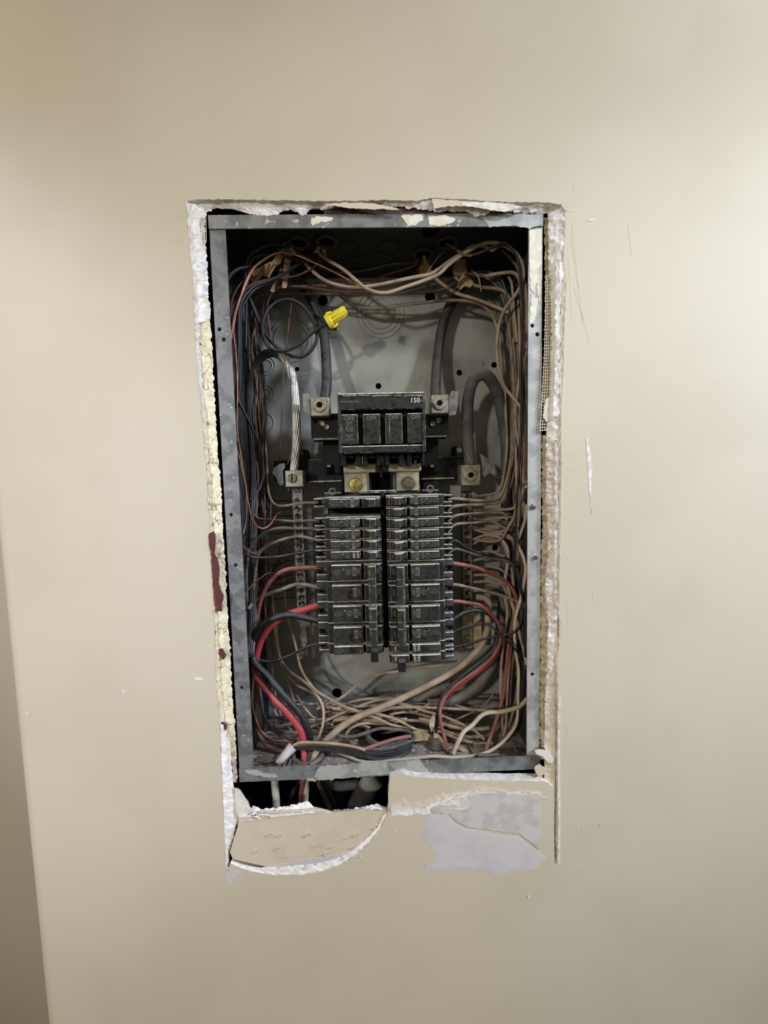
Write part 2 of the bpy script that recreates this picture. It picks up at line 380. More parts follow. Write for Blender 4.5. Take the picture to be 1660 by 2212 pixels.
# ------------------------------------------------------------------ the wall and its opening
YW = -10.0                                    # the painted face stands 10 mm in front of the panel's rim
def wxz(px, py, d=YW): p = U(px, py, d); return p.x, p.z
HOLE_TOP = [(404,434),(430,431),(520,431),(600,433),(700,434),(770,433),(830,432),(900,434),(930,428),(985,430),(1040,433),(1100,436),(1180,437),(1213,441)]
HOLE_R = [(1222,456),(1221,500),(1218,560),(1224,600),(1222,640),(1215,662),(1214,740),(1212,820),(1209,900),(1213,960),(1212,1040),(1210,1120),(1208,1200),(1206,1280),(1206,1325),(1212,1345),(1210,1385),(1206,1440),(1205,1500),(1206,1600),(1206,1700),(1206,1800),(1207,1868)]
HOLE_B = [(1199,1872),(1198,1800),(1197,1700),(1180,1688),(1100,1687),(1000,1684),(900,1679),(868,1671),(843,1680),(839,1720),(840,1752),(824,1788),(802,1816),(772,1846),(742,1867),(700,1882),(650,1890),(600,1890),(560,1886),(520,1876),(500,1866),(489,1882)]
HOLE_L = [(487,1830),(484,1760),(480,1680),(477,1600),(475,1540),(468,1470),(469,1440),(465,1380),(462,1300),(458,1220),(455,1160),(453,1120),(449,1060),(444,980),(438,900),(430,820),(424,760),(421,680),(418,600),(410,520),(404,470)]
HOLE = HOLE_TOP + HOLE_R + HOLE_B + HOLE_L
XL = U(40, 1700, YW).x                        # the wall's left end
bm = bmesh.new()
x0, x1, z0, z1 = XL + 0.014, 1.3, -1.45, 1.6
yf = YW / 1000
P = ragged(HOLE, 6.0, 1.6, 1)
hv = [bm.verts.new(U(p.x, p.y, YW)) for p in P]; n = len(hv)
xm = U(830, 1100, YW).x
ov = [bm.verts.new((x, yf, z)) for x, z in ((x0, z1), (x1, z1), (x1, z0), (x0, z0))]
ed = [bm.edges.new((hv[i], hv[(i + 1) % n])) for i in range(n)] + [bm.edges.new((ov[i], ov[(i + 1) % 4])) for i in range(4)]
bmesh.ops.triangle_fill(bm, use_beauty=True, edges=ed)
bk = [bm.verts.new(v.co + Vector((0, 0.0125, 0))) for v in hv]
for i in range(n):
    f = bm.faces.new((hv[i], hv[(i + 1) % n], bk[(i + 1) % n], bk[i])); f.material_index = 1
bmesh.ops.recalc_face_normals(bm, faces=bm.faces[:])
wall = bmobj('wall_front', bm, 'wall_paint', m2='plaster', kind='structure')
# rounded end of the wall and its return
vs, fs = [], []; r = 0.014
pr = [(XL + r, yf)] + [(XL + r - r * math.sin(a), yf + r - r * math.cos(a)) for a in [math.pi / 2 * i / 8 for i in range(1, 9)]] + [(XL, 0.115), (XL + 0.02, 0.115)]
for x, y in pr: vs += [(x, y, z0), (x, y, z1)]
for i in range(len(pr) - 1): fs.append((2 * i, 2 * i + 1, 2 * i + 3, 2 * i + 2))
obj('corner_bead', vs, fs, 'wall_paint', wall, smooth=True)
box('wall_left', -4.0, 1.3, 0.40, 0.46, -1.6, 1.6, 'hall_paint', kind='structure')
box('floor', -4.0, 1.3, -3.0, 0.46, -1.50, -1.45, 'floor_grey', kind='structure')
# the stud bay behind the opening: studs, header, back board
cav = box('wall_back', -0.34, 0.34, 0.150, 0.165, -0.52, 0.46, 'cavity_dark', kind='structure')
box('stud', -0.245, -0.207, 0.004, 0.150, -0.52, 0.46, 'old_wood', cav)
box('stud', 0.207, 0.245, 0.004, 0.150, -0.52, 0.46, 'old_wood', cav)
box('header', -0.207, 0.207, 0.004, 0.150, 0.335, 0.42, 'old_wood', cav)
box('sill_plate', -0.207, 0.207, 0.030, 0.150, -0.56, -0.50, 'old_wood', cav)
for nm, a in (('bay_light_stop', (-0.34, -0.33, 0.003, 0.15, -0.52, 0.46)), ('bay_light_stop', (0.33, 0.34, 0.003, 0.15, -0.52, 0.46)),
              ('bay_light_stop', (-0.34, 0.34, 0.003, 0.15, 0.45, 0.46)), ('bay_light_stop', (-0.34, 0.34, 0.003, 0.15, -0.52, -0.51))):
    box(nm, *a, 'cavity_dark', cav)  # unseen boards added to keep world light out of the bay

# plaster bands round the opening, all parts of the wall
TB = [(446,458),(470,450),(500,451),(530,460),(558,466),(598,467),(612,456),(626,452),(643,459),(652,467),(662,466),(672,452),(690,449),(705,455)]
strip('plaster_edge', [(400,430),(470,430),(560,432),(640,433),(700,434),(740,434)], TB + [(728,449),(740,446)], YW + 3, YW + 9, 'plaster_bright', wall, n=150, k=6, thick=YW + 13, jb=3.5, amp=1.0, seed=2)
strip('plaster_edge', [(735,433),(830,431),(900,433),(960,431)], [(735,447),(790,441),(850,447),(900,452),(955,459)], YW + 2, YW + 6, 'plaster', wall, n=80, k=5, thick=YW + 9, jb=4, amp=1.0, seed=3)
strip('plaster_edge', [(940,430),(1000,430),(1060,433),(1130,436),(1190,437),(1224,441)], [(940,458),(980,457),(1010,459),(1030,468),(1046,467),(1060,457),(1120,459),(1190,462),(1195,462)], YW + 2, YW + 8, 'plaster', wall, n=110, k=7, thick=YW + 12, jb=3, amp=1.8, seed=4)
slab('paint_flake', [(700,441),(748,437),(800,438),(840,445),(868,453),(820,452),(760,450)], YW + 1.0, 0.8, 'board_paint', wall, jit=2.0, seed=5)
slab('paint_flake', [(934,429),(990,433),(1040,437),(1090,450),(1100,455),(1040,447),(985,445),(938,450)], YW + 0.6, 0.8, 'board_paint', wall, jit=2.0, seed=6)
slab('paper_flake', [(995,438),(1060,436),(1110,441),(1128,447),(1090,458),(1040,450),(1000,444)], YW + 0.2, 0.8, 'plaster', wall, jit=2.0, seed=7)
strip('lath_strip', [(700,444),(780,441),(860,443),(960,450)], [(700,466),(780,465),(860,464),(960,464)], YW + 8, YW + 9, 'old_wood', wall, n=80, k=5, thick=YW + 14, jb=1, amp=0.8, seed=61)
# left band: white plaster at the top, cream paint below, white again at the foot
strip('plaster_edge', [(402,430),(404,470),(410,520),(417,580),(421,640),(423,700)], [(446,440),(442,500),(446,540),(449,590),(451,640),(455,690)], YW + 2, YW + 10, 'plaster_bright', wall, n=100, k=7, thick=YW + 13, jb=3, amp=1.6, seed=8, crown=1.5)
strip('old_plaster', [(421,640),(422,700),(425,760),(431,820),(439,900),(445,980),(450,1060),(454,1120),(456,1160),(459,1220),(463,1300),(466,1380),(470,1440),(476,1540),(480,1640)],
      [(451,640),(455,700),(459,760),(462,820),(466,900),(470,960),(475,1020),(479,1080),(482,1140),(486,1200),(489,1260),(492,1320),(497,1400),(501,1480),(507,1560),(511,1640)], YW + 4, YW + 9, 'old_cream_paint', wall, n=300, k=8, thick=YW + 13, jb=2.8, amp=1.0, seed=9, crown=0.8)
strip('plaster_ridge', [(402,436),(408,520),(415,580),(420,660),(424,760),(430,820),(438,900)], [(414,440),(419,520),(425,580),(429,660),(432,760),(437,820),(444,900)], YW - 0.4, YW + 3, 'plaster', wall, n=140, k=4, thick=YW + 8, ja=1, jb=2.0, amp=1.0, seed=10)
strip('plaster_ridge', [(438,900),(449,1050),(455,1160),(461,1300),(466,1400),(468,1470),(475,1560)], [(444,900),(455,1050),(460,1160),(467,1300),(473,1400),(476,1470),(484,1560)], YW - 0.6, YW + 3, 'old_cream_paint', wall, n=140, k=4, thick=YW + 8, ja=2, jb=2.0, amp=1.0, seed=11)
strip('plaster_edge', [(477,1565),(479,1640),(482,1720),(485,1790),(489,1880),(489,1896)], [(487,1565),(500,1640),(503,1690),(514,1730),(512,1780),(496,1840),(492,1896)], YW - 0.2, YW + 6, 'plaster_bright', wall, n=110, k=6, thick=YW + 12, jb=2.5, amp=1.2, seed=12, crown=1.0)
strip('old_plaster', [(495,1575),(500,1620),(503,1660),(504,1690)], [(507,1560),(511,1620),(512,1660),(513,1690)], YW + 6, YW + 10, 'plaster_crumbly', wall, n=40, k=4, thick=YW + 13, jb=2.5, amp=1.2, seed=13)
for s, pl in enumerate(([(451,1153),(462,1147),(467,1160),(466,1178),(464,1195),(471,1205),(474,1225),(475,1243),(473,1255),(477,1272),(484,1288),(480,1305),(480,1320),(468,1322),(466,1302),(461,1270),(457,1225),(456,1195),(451,1175)],
                        [(472,1402),(480,1400),(488,1413),(487,1420),(483,1426),(473,1414)], [(479,1560),(484,1558),(492,1567),(489,1577),(482,1573),(485,1569)])):
    slab('bare_patch', pl, YW - 0.8 if s == 0 else YW + 2.0, 0.6 if s == 0 else 3.0, 'maroon_paint', wall, jit=1.3, seed=20 + s, step=3)
# right band
strip('plaster_edge', [(1226,444),(1223,500),(1220,560),(1225,600),(1222,650),(1216,700),(1214,800),(1211,900),(1212,946)], [(1184,462),(1186,520),(1185,560),(1188,600),(1190,680),(1191,720),(1189,800),(1186,880),(1178,946)], YW + 1, YW + 8, 'plaster_bright', wall, n=200, k=8, thick=YW + 12, jb=3.5, amp=1.4, seed=14, crown=1.2)
strip('plaster_edge', [(1212,944),(1212,1040),(1210,1120),(1208,1200),(1206,1280),(1205,1340)], [(1180,944),(1180,1000),(1181,1080),(1184,1140),(1182,1220),(1178,1280),(1184,1340)], YW + 1, YW + 6, 'plaster', wall, n=180, k=7, thick=YW + 11, jb=3, amp=1.6, seed=15, crown=0.8)
strip('crumbly_edge', [(1182,940),(1182,1000),(1184,1080),(1186,1140),(1185,1220),(1182,1300),(1186,1400),(1182,1500),(1180,1600),(1180,1640)], [(1172,940),(1170,1000),(1171,1060),(1172,1100),(1170,1200),(1168,1300),(1167,1400),(1166,1500),(1167,1600),(1166,1640)], YW + 6, YW + 12, 'plaster_crumbly', wall, n=240, k=6, thick=YW + 16, jb=3.5, amp=2.2, seed=16)
strip('plaster_edge', [(1205,1335),(1206,1420),(1202,1500),(1201,1600),(1200,1700),(1199,1790),(1199,1872)], [(1184,1335),(1183,1400),(1178,1500),(1177,1600),(1176,1680),(1185,1790),(1190,1872)], YW + 3, YW + 5, 'board_paint', wall, n=200, k=6, thick=YW + 11, ja=1.0, jb=2.5, amp=1.0, seed=17)
strip('plaster_ridge', [(1196,1325),(1199,1380),(1195,1440),(1188,1480)], [(1186,1325),(1184,1380),(1184,1440),(1180,1480)], YW + 0.5, YW + 4, 'plaster_bright', wall, n=60, k=5, thick=YW + 9, jb=3, amp=1.4, seed=18)
strip('plaster_ridge', [(1210,560),(1211,700),(1209,800),(1208,900)], [(1203,560),(1200,640),(1201,720),(1199,820),(1196,900)], YW - 0.6, YW + 1, 'plaster_bright', wall, n=90, k=4, thick=YW + 5, ja=2, jb=2.5, amp=0.7, seed=19)
strip('plaster_ridge', [(1207,950),(1206,1100),(1205,1200),(1204,1330)], [(1200,950),(1199,1100),(1198,1200),(1199,1330)], YW - 0.4, YW + 1, 'plaster', wall, n=90, k=4, thick=YW + 5, ja=2, jb=2.0, amp=0.9, seed=30)
strip('plaster_ridge', [(1226,600),(1221,680),(1218,800),(1213,900),(1214,1000),(1211,1150),(1209,1320)], [(1219,600),(1216,680),(1214,800),(1209,900),(1210,1000),(1207,1150),(1205,1320)], YW - 1.0, YW - 0.2, 'wall_paint', wall, n=150, k=4, thick=YW + 4, ja=2, jb=1.5, amp=0.6, seed=31)
strip('plaster_ridge', [(1211,1500),(1210,1600),(1211,1700),(1211,1800),(1210,1866)], [(1207,1500),(1206,1600),(1206,1700),(1207,1800),(1206,1866)], YW - 0.8, YW - 0.2, 'plaster_bright', wall, n=90, k=4, thick=YW + 4, ja=1, jb=1.0, amp=0.4, seed=32)
# fibreglass mesh tape showing through the plaster
def grid_tape(pl, pr, rows, cols, d):
    A = resample(pl, rows); B = resample(pr, rows); vs, fs = [], []
    def bar(p, q, wpx):
        t = (q - p).normalized(); nr = Vector((-t.y, t.x)) * wpx; o = len(vs)
        for e in (p - nr, p + nr, q + nr, q - nr): vs.append(U(e.x, e.y, d))
        for e in (p - nr, p + nr, q + nr, q - nr): vs.append(U(e.x, e.y, d + 0.4))
        fs.extend([(o, o + 1, o + 2, o + 3), (o, o + 4, o + 5, o + 1), (o + 1, o + 5, o + 6, o + 2), (o + 2, o + 6, o + 7, o + 3), (o + 3, o + 7, o + 4, o)])
    for i in range(rows): bar(A[i] - Vector((1.5 * (i % 3), 0)), B[i], 0.55)
    for j in range(cols):
        for i in range(rows - 1): bar(A[i].lerp(B[i], j / (cols - 1)), A[i + 1].lerp(B[i + 1], j / (cols - 1)), 0.6)
    o = obj('mesh_tape', vs, fs, 'tape_mesh', wall); return o
grid_tape([(1180,596),(1179,680),(1177,760),(1173,840),(1168,930)], [(1194,596),(1195,680),(1194,760),(1193,840),(1186,930)], 50, 5, YW + 7.0)
grid_tape([(424,470),(428,516)], [(445,470),(446,522)], 8, 5, YW + 6.0)
strip('plaster_behind_tape', [(1176,470),(1178,560),(1178,700),(1176,800),(1172,870)], [(1193,470),(1194,560),(1197,700),(1196,800),(1190,870)], YW + 11, YW + 9, 'tape_back', wall, n=90, k=4, thick=YW + 15, ja=2.5, jb=0, amp=1.2, seed=33)
slab('plaster_lump', [(1178,865),(1188,856),(1192,880),(1190,905),(1180,912),(1174,900)], YW + 6, 2, 'plaster_bright', wall, jit=2, seed=34)
# cut board under the panel, with its torn rim
def tilt(x, y): return 2.2 - 2.2 * max(0.0, min(1.0, (y - 1745) / 145))
BOARD = [(516,1742),(545,1752),(600,1751),(650,1747),(690,1744),(720,1752),(780,1747),(838,1750),(824,1784),(800,1812),(770,1841),(738,1861),(700,1874),(650,1881),(600,1878),(560,1870),(525,1862),(503,1856),(496,1840),(513,1785)]
slab('cut_board', BOARD, YW + 1.2, 8.0, 'board_paint', wall, jit=0.5, seed=40, cham=1.2, dfun=tilt)
strip('torn_rim', [(838,1752),(824,1786),(801,1815),(771,1844),(740,1864),(700,1879),(650,1888),(600,1889),(560,1885),(520,1875),(498,1864)], [(831,1758),(815,1788),(792,1812),(762,1836),(734,1852),(698,1863),(650,1868),(600,1873),(560,1874),(522,1868),(500,1859)], YW + 0.2, YW + 1.0, 'plaster_bright', wall, n=130, k=5, thick=YW + 8, jb=1.5, amp=0.9, seed=41)
slab('torn_paper', [(565,1874),(600,1868),(650,1858),(700,1850),(750,1840),(775,1838),(740,1862),(700,1874),(650,1881),(600,1879)], YW + 0.75, 0.8, 'primer', wall, jit=1.0, seed=42, cham=1.5, dfun=lambda x, y: tilt(x, y))
strip('broken_gypsum', [(545,1740),(570,1747),(600,1744),(640,1737),(662,1730),(680,1742),(700,1752),(740,1748),(780,1744),(815,1736),(838,1745)], [(543,1762),(600,1762),(660,1758),(700,1757),(740,1752),(780,1750),(815,1749),(838,1752)], YW + 9, YW + 2.4, 'plaster_bright', wall, n=140, k=6, thick=YW + 14, ja=3.5, jb=1.2, amp=1.6, seed=43)
slab('plaster_flap', [(507,1700),(520,1705),(538,1735),(546,1752),(530,1764),(514,1768),(508,1740)], YW + 1.5, 5, 'plaster', wall, jit=1.4, seed=44, cham=1)
for a in ([(516,1762),(575,1757),(576,1760),(518,1766)], [(540,1760),(552,1752),(566,1770),(562,1771)], [(517,1772),(548,1769),(570,1770),(518,1774)], [(578,1760),(640,1756),(700,1755),(640,1760),(585,1766)]):
    slab('plaster_sliver', a, YW + 0.6, 2.2, 'plaster_bright', wall, jit=0.8, seed=int(a[0][0]), step=4)
slab('plaster_smear', [(486,1872),(500,1876),(522,1880),(525,1898),(508,1902),(496,1916),(486,1905)], YW - 0.25, 0.35, 'primer_feather', wall, jit=1.5, seed=45, cham=6)
# right of it: painted band, torn paper and a skim of primer
strip('painted_band', [(842,1681),(868,1672),(905,1681),(1000,1684),(1100,1688),(1150,1680),(1172,1676)], [(846,1750),(880,1750),(925,1742),(960,1725),(1010,1718),(1100,1718),(1172,1716)], YW + 2.5, YW - 0.8, 'board_paint', wall, n=140, k=6, thick=YW + 9, ja=3.0, jb=1.5, amp=0.7, seed=46)
slab('band_end', [(843,1682),(866,1673),(874,1678),(866,1698),(858,1716),(866,1738),(852,1752),(840,1742),(839,1708)], YW + 0.6, 6, 'plaster_crumbly', wall, jit=2.0, seed=47, cham=1.5)
strip('torn_rim', [(845,1746),(885,1747),(922,1743),(945,1730),(975,1719),(1010,1714),(1040,1704),(1075,1707),(1105,1716),(1140,1710),(1180,1726)], [(846,1761),(885,1762),(925,1759),(950,1738),(980,1724),(1012,1722),(1040,1713),(1075,1712),(1105,1720),(1140,1716),(1180,1729)], YW - 1.6, YW - 0.2, 'plaster_bright', wall, n=150, k=5, thick=YW + 2, ja=1.5, jb=2.5, amp=0.7, seed=48)
slab('torn_paper', [(924,1748),(950,1736),(985,1725),(1010,1722),(1040,1714),(1080,1713),(1140,1717),(1168,1722),(1167,1790),(1165,1834),(1150,1822),(1122,1802),(1090,1799),(1050,1792),(1012,1788),(985,1775),(970,1758),(940,1757)], YW - 0.9, 1.2, 'torn_paper', wall, jit=1.5, seed=49, cham=0.8)
slab('paper_ridge', [(928,1744),(960,1730),(1010,1723),(1016,1735),(1012,1750),(968,1751),(990,1742),(950,1741)], YW - 1.6, 1.0, 'plaster', wall, jit=2.0, seed=50, cham=1)
slab('primer_patch', [(922,1757),(972,1756),(985,1775),(1012,1788),(1090,1800),(1122,1803),(1165,1836),(1185,1850),(1160,1880),(1100,1886),(1070,1898),(1050,1886),(1000,1882),(930,1884),(910,1872),(938,1862),(939,1848),(925,1826),(902,1806),(914,1782)], YW - 0.22, 0.3, 'primer_feather', wall, jit=2.5, seed=51, cham=9.0)
# scuffs, chips and knife scratches in the paint
for i, a in enumerate(([(1269,474),(1290,472),(1288,475),(1276,478),(1270,478)], [(1356,480),(1358,480),(1367,552),(1365,552)], [(1266,945),(1272,946),(1280,1010),(1277,1060),(1279,1110),(1274,1060)], [(1225,452),(1246,456),(1240,459),(1224,456)],
                       [(1222,447),(1230,430),(1231,431),(1225,449)], [(1240,395),(1247,392),(1245,408),(1238,415)], [(1232,500),(1234,500),(1262,700),(1260,700)], [(1228,560),(1230,560),(1238,690),(1236,690)], [(1240,620),(1242,620),(1275,740),(1274,741)],
                       [(1236,480),(1238,480),(1252,620),(1250,620)], [(1225,980),(1226,981),(1252,984),(1225,985)], [(1226,1012),(1262,1008),(1262,1010),(1228,1016)], [(380,468),(395,467),(402,473),(394,475)], [(372,520),(396,518),(397,520),(373,523)],
                       [(420,1464),(436,1463),(440,1469),(424,1470)], [(410,1492),(440,1491),(440,1493),(412,1495)], [(262,1490),(268,1492),(271,1498),(265,1495)], [(54,1541),(62,1539),(61,1542),(55,1543)], [(778,1872),(790,1879),(793,1884),(786,1881)],
                       [(852,1787),(856,1796),(855,1801),(852,1796)], [(1268,1745),(1290,1744),(1294,1752),(1286,1754)], [(1280,1270),(1284,1280),(1286,1300),(1283,1302)], [(1224,1300),(1227,1302),(1229,1350),(1226,1352)], [(1222,1560),(1225,1562),(1230,1588),(1227,1590)])):
    slab('paint_chip', a, YW - (0.3 if i in (0, 2, 14, 19) else 0.13), 0.4, 'plaster' if i in (0, 2, 14, 16, 17, 18, 19) else 'wall_paint', wall, jit=0.5, seed=60 + i, step=4)
rnd = random.Random(4)
for q in range(26):
    px, py = (rnd.uniform(540, 800), rnd.uniform(1800, 1865)) if q < 18 else (rnd.uniform(780, 1300), rnd.uniform(1740, 1960))
    if q >= 18 and 880 < px < 1210 and py < 1890: px = 1260
    s = rnd.uniform(1.2, 3.2)
    slab('plaster_crumb', [(px - s, py), (px, py - s), (px + s * 1.2, py), (px, py + s * 0.8)], YW - 1.0, 2.5, 'plaster', wall, jit=0.6, seed=q, step=2, cham=0.5)

# ------------------------------------------------------------------ the panel box
pan = thing('electrical_panel', 'grey galvanized steel panel box with no cover, set into the plaster wall', 'electrical panel', (0, 0.06, -BH))
T = 0.0016
def hp(px, py, d, r): p = U(px, py, d); return (p.x, p.z, r)
bh = [hp(697,649,125,.0075), hp(930,641,125,.0075), hp(818,834,125,.0042), hp(993,805,125,.0042), hp(1068,788,125,.0042), hp(1070,1183,125,.0045), hp(642,798,125,.0035), hp(1040,618,125,.006), hp(728,1497,125,.0075), hp(590,655,125,.005)]
back = plate_with_holes('back_panel', [(-BW, BH), (BW, BH), (BW, -BH), (-BW, -BH)], bh, BD, BD + T, 'galvanized_back', pan)
box('side_panel', -BW, -BW + T, 0.002, BD, -BH, BH, 'galvanized_shaded', pan)
box('side_panel', BW - T, BW, 0.002, BD, -BH, BH, 'galvanized_shaded', pan)
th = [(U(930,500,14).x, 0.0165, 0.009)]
bm = bmesh.new(); add_box(bm, -BW, BW, 0.002, BD, BH - T, BH); bmobj('top_panel', bm, 'galvanized_top_shaded', pan)
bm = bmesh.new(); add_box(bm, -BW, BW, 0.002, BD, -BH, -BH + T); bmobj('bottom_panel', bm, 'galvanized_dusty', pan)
# front rims: the top and bottom strips lap over the side strips
def rim(name, x0, x1, z0, z1, d, holes, m):
    o = plate_with_holes(name, [(x0, z1), (x1, z1), (x1, z0), (x0, z0)], holes, d, d + T, m, pan); return o
LX = U(488, 520, 0).x; RX = U(1143, 520, 0).x
rim('left_rim', -BW, LX, -BH, BH, 0.0004, [hp(474,711,0,.0022), hp(483,733,0,.0024), hp(499,1112,0,.0022), hp(509,1221,0,.0024), hp(522,1486,0,.0022)], 'rim_dark')
rim('right_rim', RX, BW, -BH, BH, 0.0004, [hp(1151,703,0,.0022), hp(1162,722,0,.0024), hp(1152,1095,0,.0022), hp(1157,1205,0,.0024), hp(1151,1457,0,.0022)], 'rim_pale')
rim('top_rim', -BW, BW, U(800,493,0).z, BH, -0.0014, [], 'rim_top')
rim('bottom_rim', -BW, BW, -BH, U(840,1645,0).z, -0.0014, [], 'rim_dark')
for s, (rname, dd, pls, m) in enumerate((('paint_fleck', -1.7, [[(672,472),(700,467),(722,470),(716,478),(690,480),(676,488),(671,482)], [(866,466),(912,464),(914,474),(900,485),(882,487),(872,474)], [(925,468),(960,464),(990,474),(975,482),(950,490),(928,484)], [(1040,470),(1100,462),(1172,464),(1172,486),(1146,493),(1110,488),(1060,490)], [(696,490),(712,480),(708,486),(698,493)]], 'paint_splash'),
                                  ('paint_fleck', -1.7, [[(528,1664),(556,1662),(570,1670),(596,1672),(604,1678),(590,1681),(560,1676),(540,1672)], [(690,1655),(760,1650),(838,1642),(842,1672),(760,1679),(700,1686),(676,1684),(684,1668)], [(838,1648),(905,1640),(930,1668),(900,1676),(862,1672)], [(660,1681),(688,1679),(682,1688),(664,1687)]], 'rim_pale'),
                                  ('paint_fleck', 0.0, [[(1144,496),(1171,494),(1170,560),(1169,610),(1168,655),(1162,640),(1159,612),(1154,632),(1147,622),(1144,560)], [(1148,636),(1162,644),(1158,690),(1146,700)]], 'paint_splash'))):
    for q, pl in enumerate(pls): slab(rname, pl, dd, 0.35, m if not (s == 0 and q == 3) else 'rim_pale', pan, jit=2.6, seed=100 + s * 10 + q, step=3)
# knockouts pressed into the sheet metal
def ko(px, py, d, rs, axis=(0, 1, 0)):
    p = U(px, py, d)
    for r in rs: ring('knockout', p - Vector((0, 0.0003, 0)), axis, r, 0.0009, 'galvanized_back', pan, n=36, k=5)
ko(822, 678, 125, (.0335, .027, .0205)); ko(831, 1497, 125, (.0165, .0105)); ko(573, 851, 125, (.0125, .0075)); ko(570, 913, 125, (.0145,)); ko(576, 790, 125, (.0125, .008)); ko(630, 735, 125, (.030, .024))
for px, r in ((600, .012), (750, .014), (842, .014), (1040, .013)):
    p = U(px, 545, 60); ring('knockout', Vector((p.x, 0.055, BH - T - 0.0005)), (0, 0, 1), r, 0.0008, 'galvanized_top_shaded', pan, n=26, k=4)
p = U(932, 498, 20); lathe('open_knockout', (p.x, 0.026, BH - T), (0, 0, -1), [(0, .0105), (.0006, .0105)], 'hole_black', pan, n=18)
lathe('screw', U(1152, 1095, -1), (0, -1, 0), [(0, .0032), (.0009, .0030), (.0013, .0018)], 'screw_steel', pan, n=14)
lathe('screw', U(1157, 1205, -1), (0, -1, 0), [(0, .0026), (.0009, .0024)], 'screw_steel', pan, n=12)
# service sticker on the back sheet
stk = tag(slab('sticker', [(703,698),(733,701),(736,708),(731,729),(728,731),(697,724)], 124.2, 0.5, 'sticker', None, jit=0.3, seed=9), 'small dull paper sticker reading LINE on the back sheet, under the yellow nut', 'sticker')
p = U(719, 710, 123.8); text(stk, 'LINE', p.x, p.y, p.z, 0.0062, 6, 'ink', bold=0.01)
p = U(708, 720, 123.8); text(stk, '22=', p.x, p.y, p.z, 0.0062, 6, 'ink', bold=0.01)
tag(slab('plaster_blob', [(1153,1619),(1168,1617),(1180,1619),(1194,1630),(1199,1642),(1194,1651),(1184,1650),(1172,1636),(1158,1630)], -9, 7, 'blob_plaster', None, jit=0.8, seed=70, step=3, cham=2.2), 'smooth white plaster blob stuck on the lower right corner of the rim', 'plaster')
slab('plaster_lump', [(1154,1655),(1166,1648),(1178,1656),(1176,1674),(1164,1680),(1156,1668)], YW + 3, 8, 'board_paint', wall, jit=1.6, seed=71, cham=1.5)

# ------------------------------------------------------------------ black bus base
def zx(px, py, d): p = U(px, py, d); return p
def pbox(name, px0, py0, px1, py1, d0, d1, m, parent=None, bev=0.0, m2=None, **k):
    """a box whose front face (at depth d0 mm) fills these pixels"""
    a = U((px0 + px1) / 2, py0, d0).z; b = U((px0 + px1) / 2, py1, d0).z
    l = U(px0, (py0 + py1) / 2, d0).x; r = U(px1, (py0 + py1) / 2, d0).x
    return box(name, l, r, d0 / 1000, d1 / 1000, b, a, m, parent, bev, m2, **k)
bp = U(828, 1250, 118); base = thing('breaker_base', 'black moulded base carrying the breakers and both neutral bars', 'bus base', (bp.x, 0.124, bp.z))
pbox('base_plate', 712, 1066, 950, 1388, 82, 122, 'base_black', base, 0.002)
pbox('centre_rib', 826, 1060, 835, 1400, 48, 84, 'base_black', base, 0.001)
pbox('arm', 592, 992, 742, 1040, 92, 118, 'base_black', base, 0.0015)
pbox('arm', 912, 986, 1006, 1036, 92, 118, 'base_black', base, 0.0015)
pbox('ledge', 668, 1038, 738, 1041, 84, 94, 'lug_metal', base); pbox('ledge', 912, 1032, 982, 1035, 84, 94, 'lug_metal', base)
pbox('upright', 699, 945, 736, 1024, 86, 122, 'base_black', base, 0.0015); pbox('upright', 916, 940, 948, 1022, 86, 122, 'base_black', base, 0.0015)
pbox('upright', 702, 1040, 742, 1066, 88, 122, 'base_black', base, 0.001); pbox('upright', 914, 1034, 948, 1064, 88, 122, 'base_black', base, 0.001)
for x in (711, 934):
    pbox('clip', x - 6, 1003, x + 6, 1020, 80, 88, 'hole_black', base); pbox('clip_tab', x - 4, 1004, x + 4, 1009, 78, 82, 'wing_grey', base)
pbox('post', 647, 970, 662, 996, 88, 118, 'base_black', base, 0.001); pbox('post', 985, 962, 1001, 990, 88, 118, 'base_black', base, 0.001)
lathe('post_screw', U(993, 972, 87), (0, -1, 0), [(0, .004), (.001, .0035)], 'lug_metal', base, n=14); lathe('post_screw', U(651, 978, 87), (0, -1, 0), [(0, .003), (.001, .0026)], 'screw_steel', base, n=12)
for x, y in ((719, 1062), (930, 1056)):
    p = U(x, y, 70); ring('hook', p, (0, 1, 0), .0042, .0014, 'wing_grey', base, arc=(0, math.pi * 2), n=16)
    pbox('hook_plate', x - 18, y + 1, x + 18, y + 5, 68, 86, 'wing_grey', base)
pbox('well', 800, 1020, 846, 1062, 78, 90, 'hole_black', base); pbox('well_rib', 798, 1020, 803, 1058, 60, 90, 'base_black', base, .0005); pbox('well_rib', 844, 1018, 849, 1058, 60, 90, 'base_black', base, .0005)
pbox('well_rib', 821, 1000, 827, 1032, 50, 90, 'base_black', base, .0005)
pbox('dust_ledge', 797, 1059, 856, 1065, 50, 80, 'bakelite_edge', base, .0005)
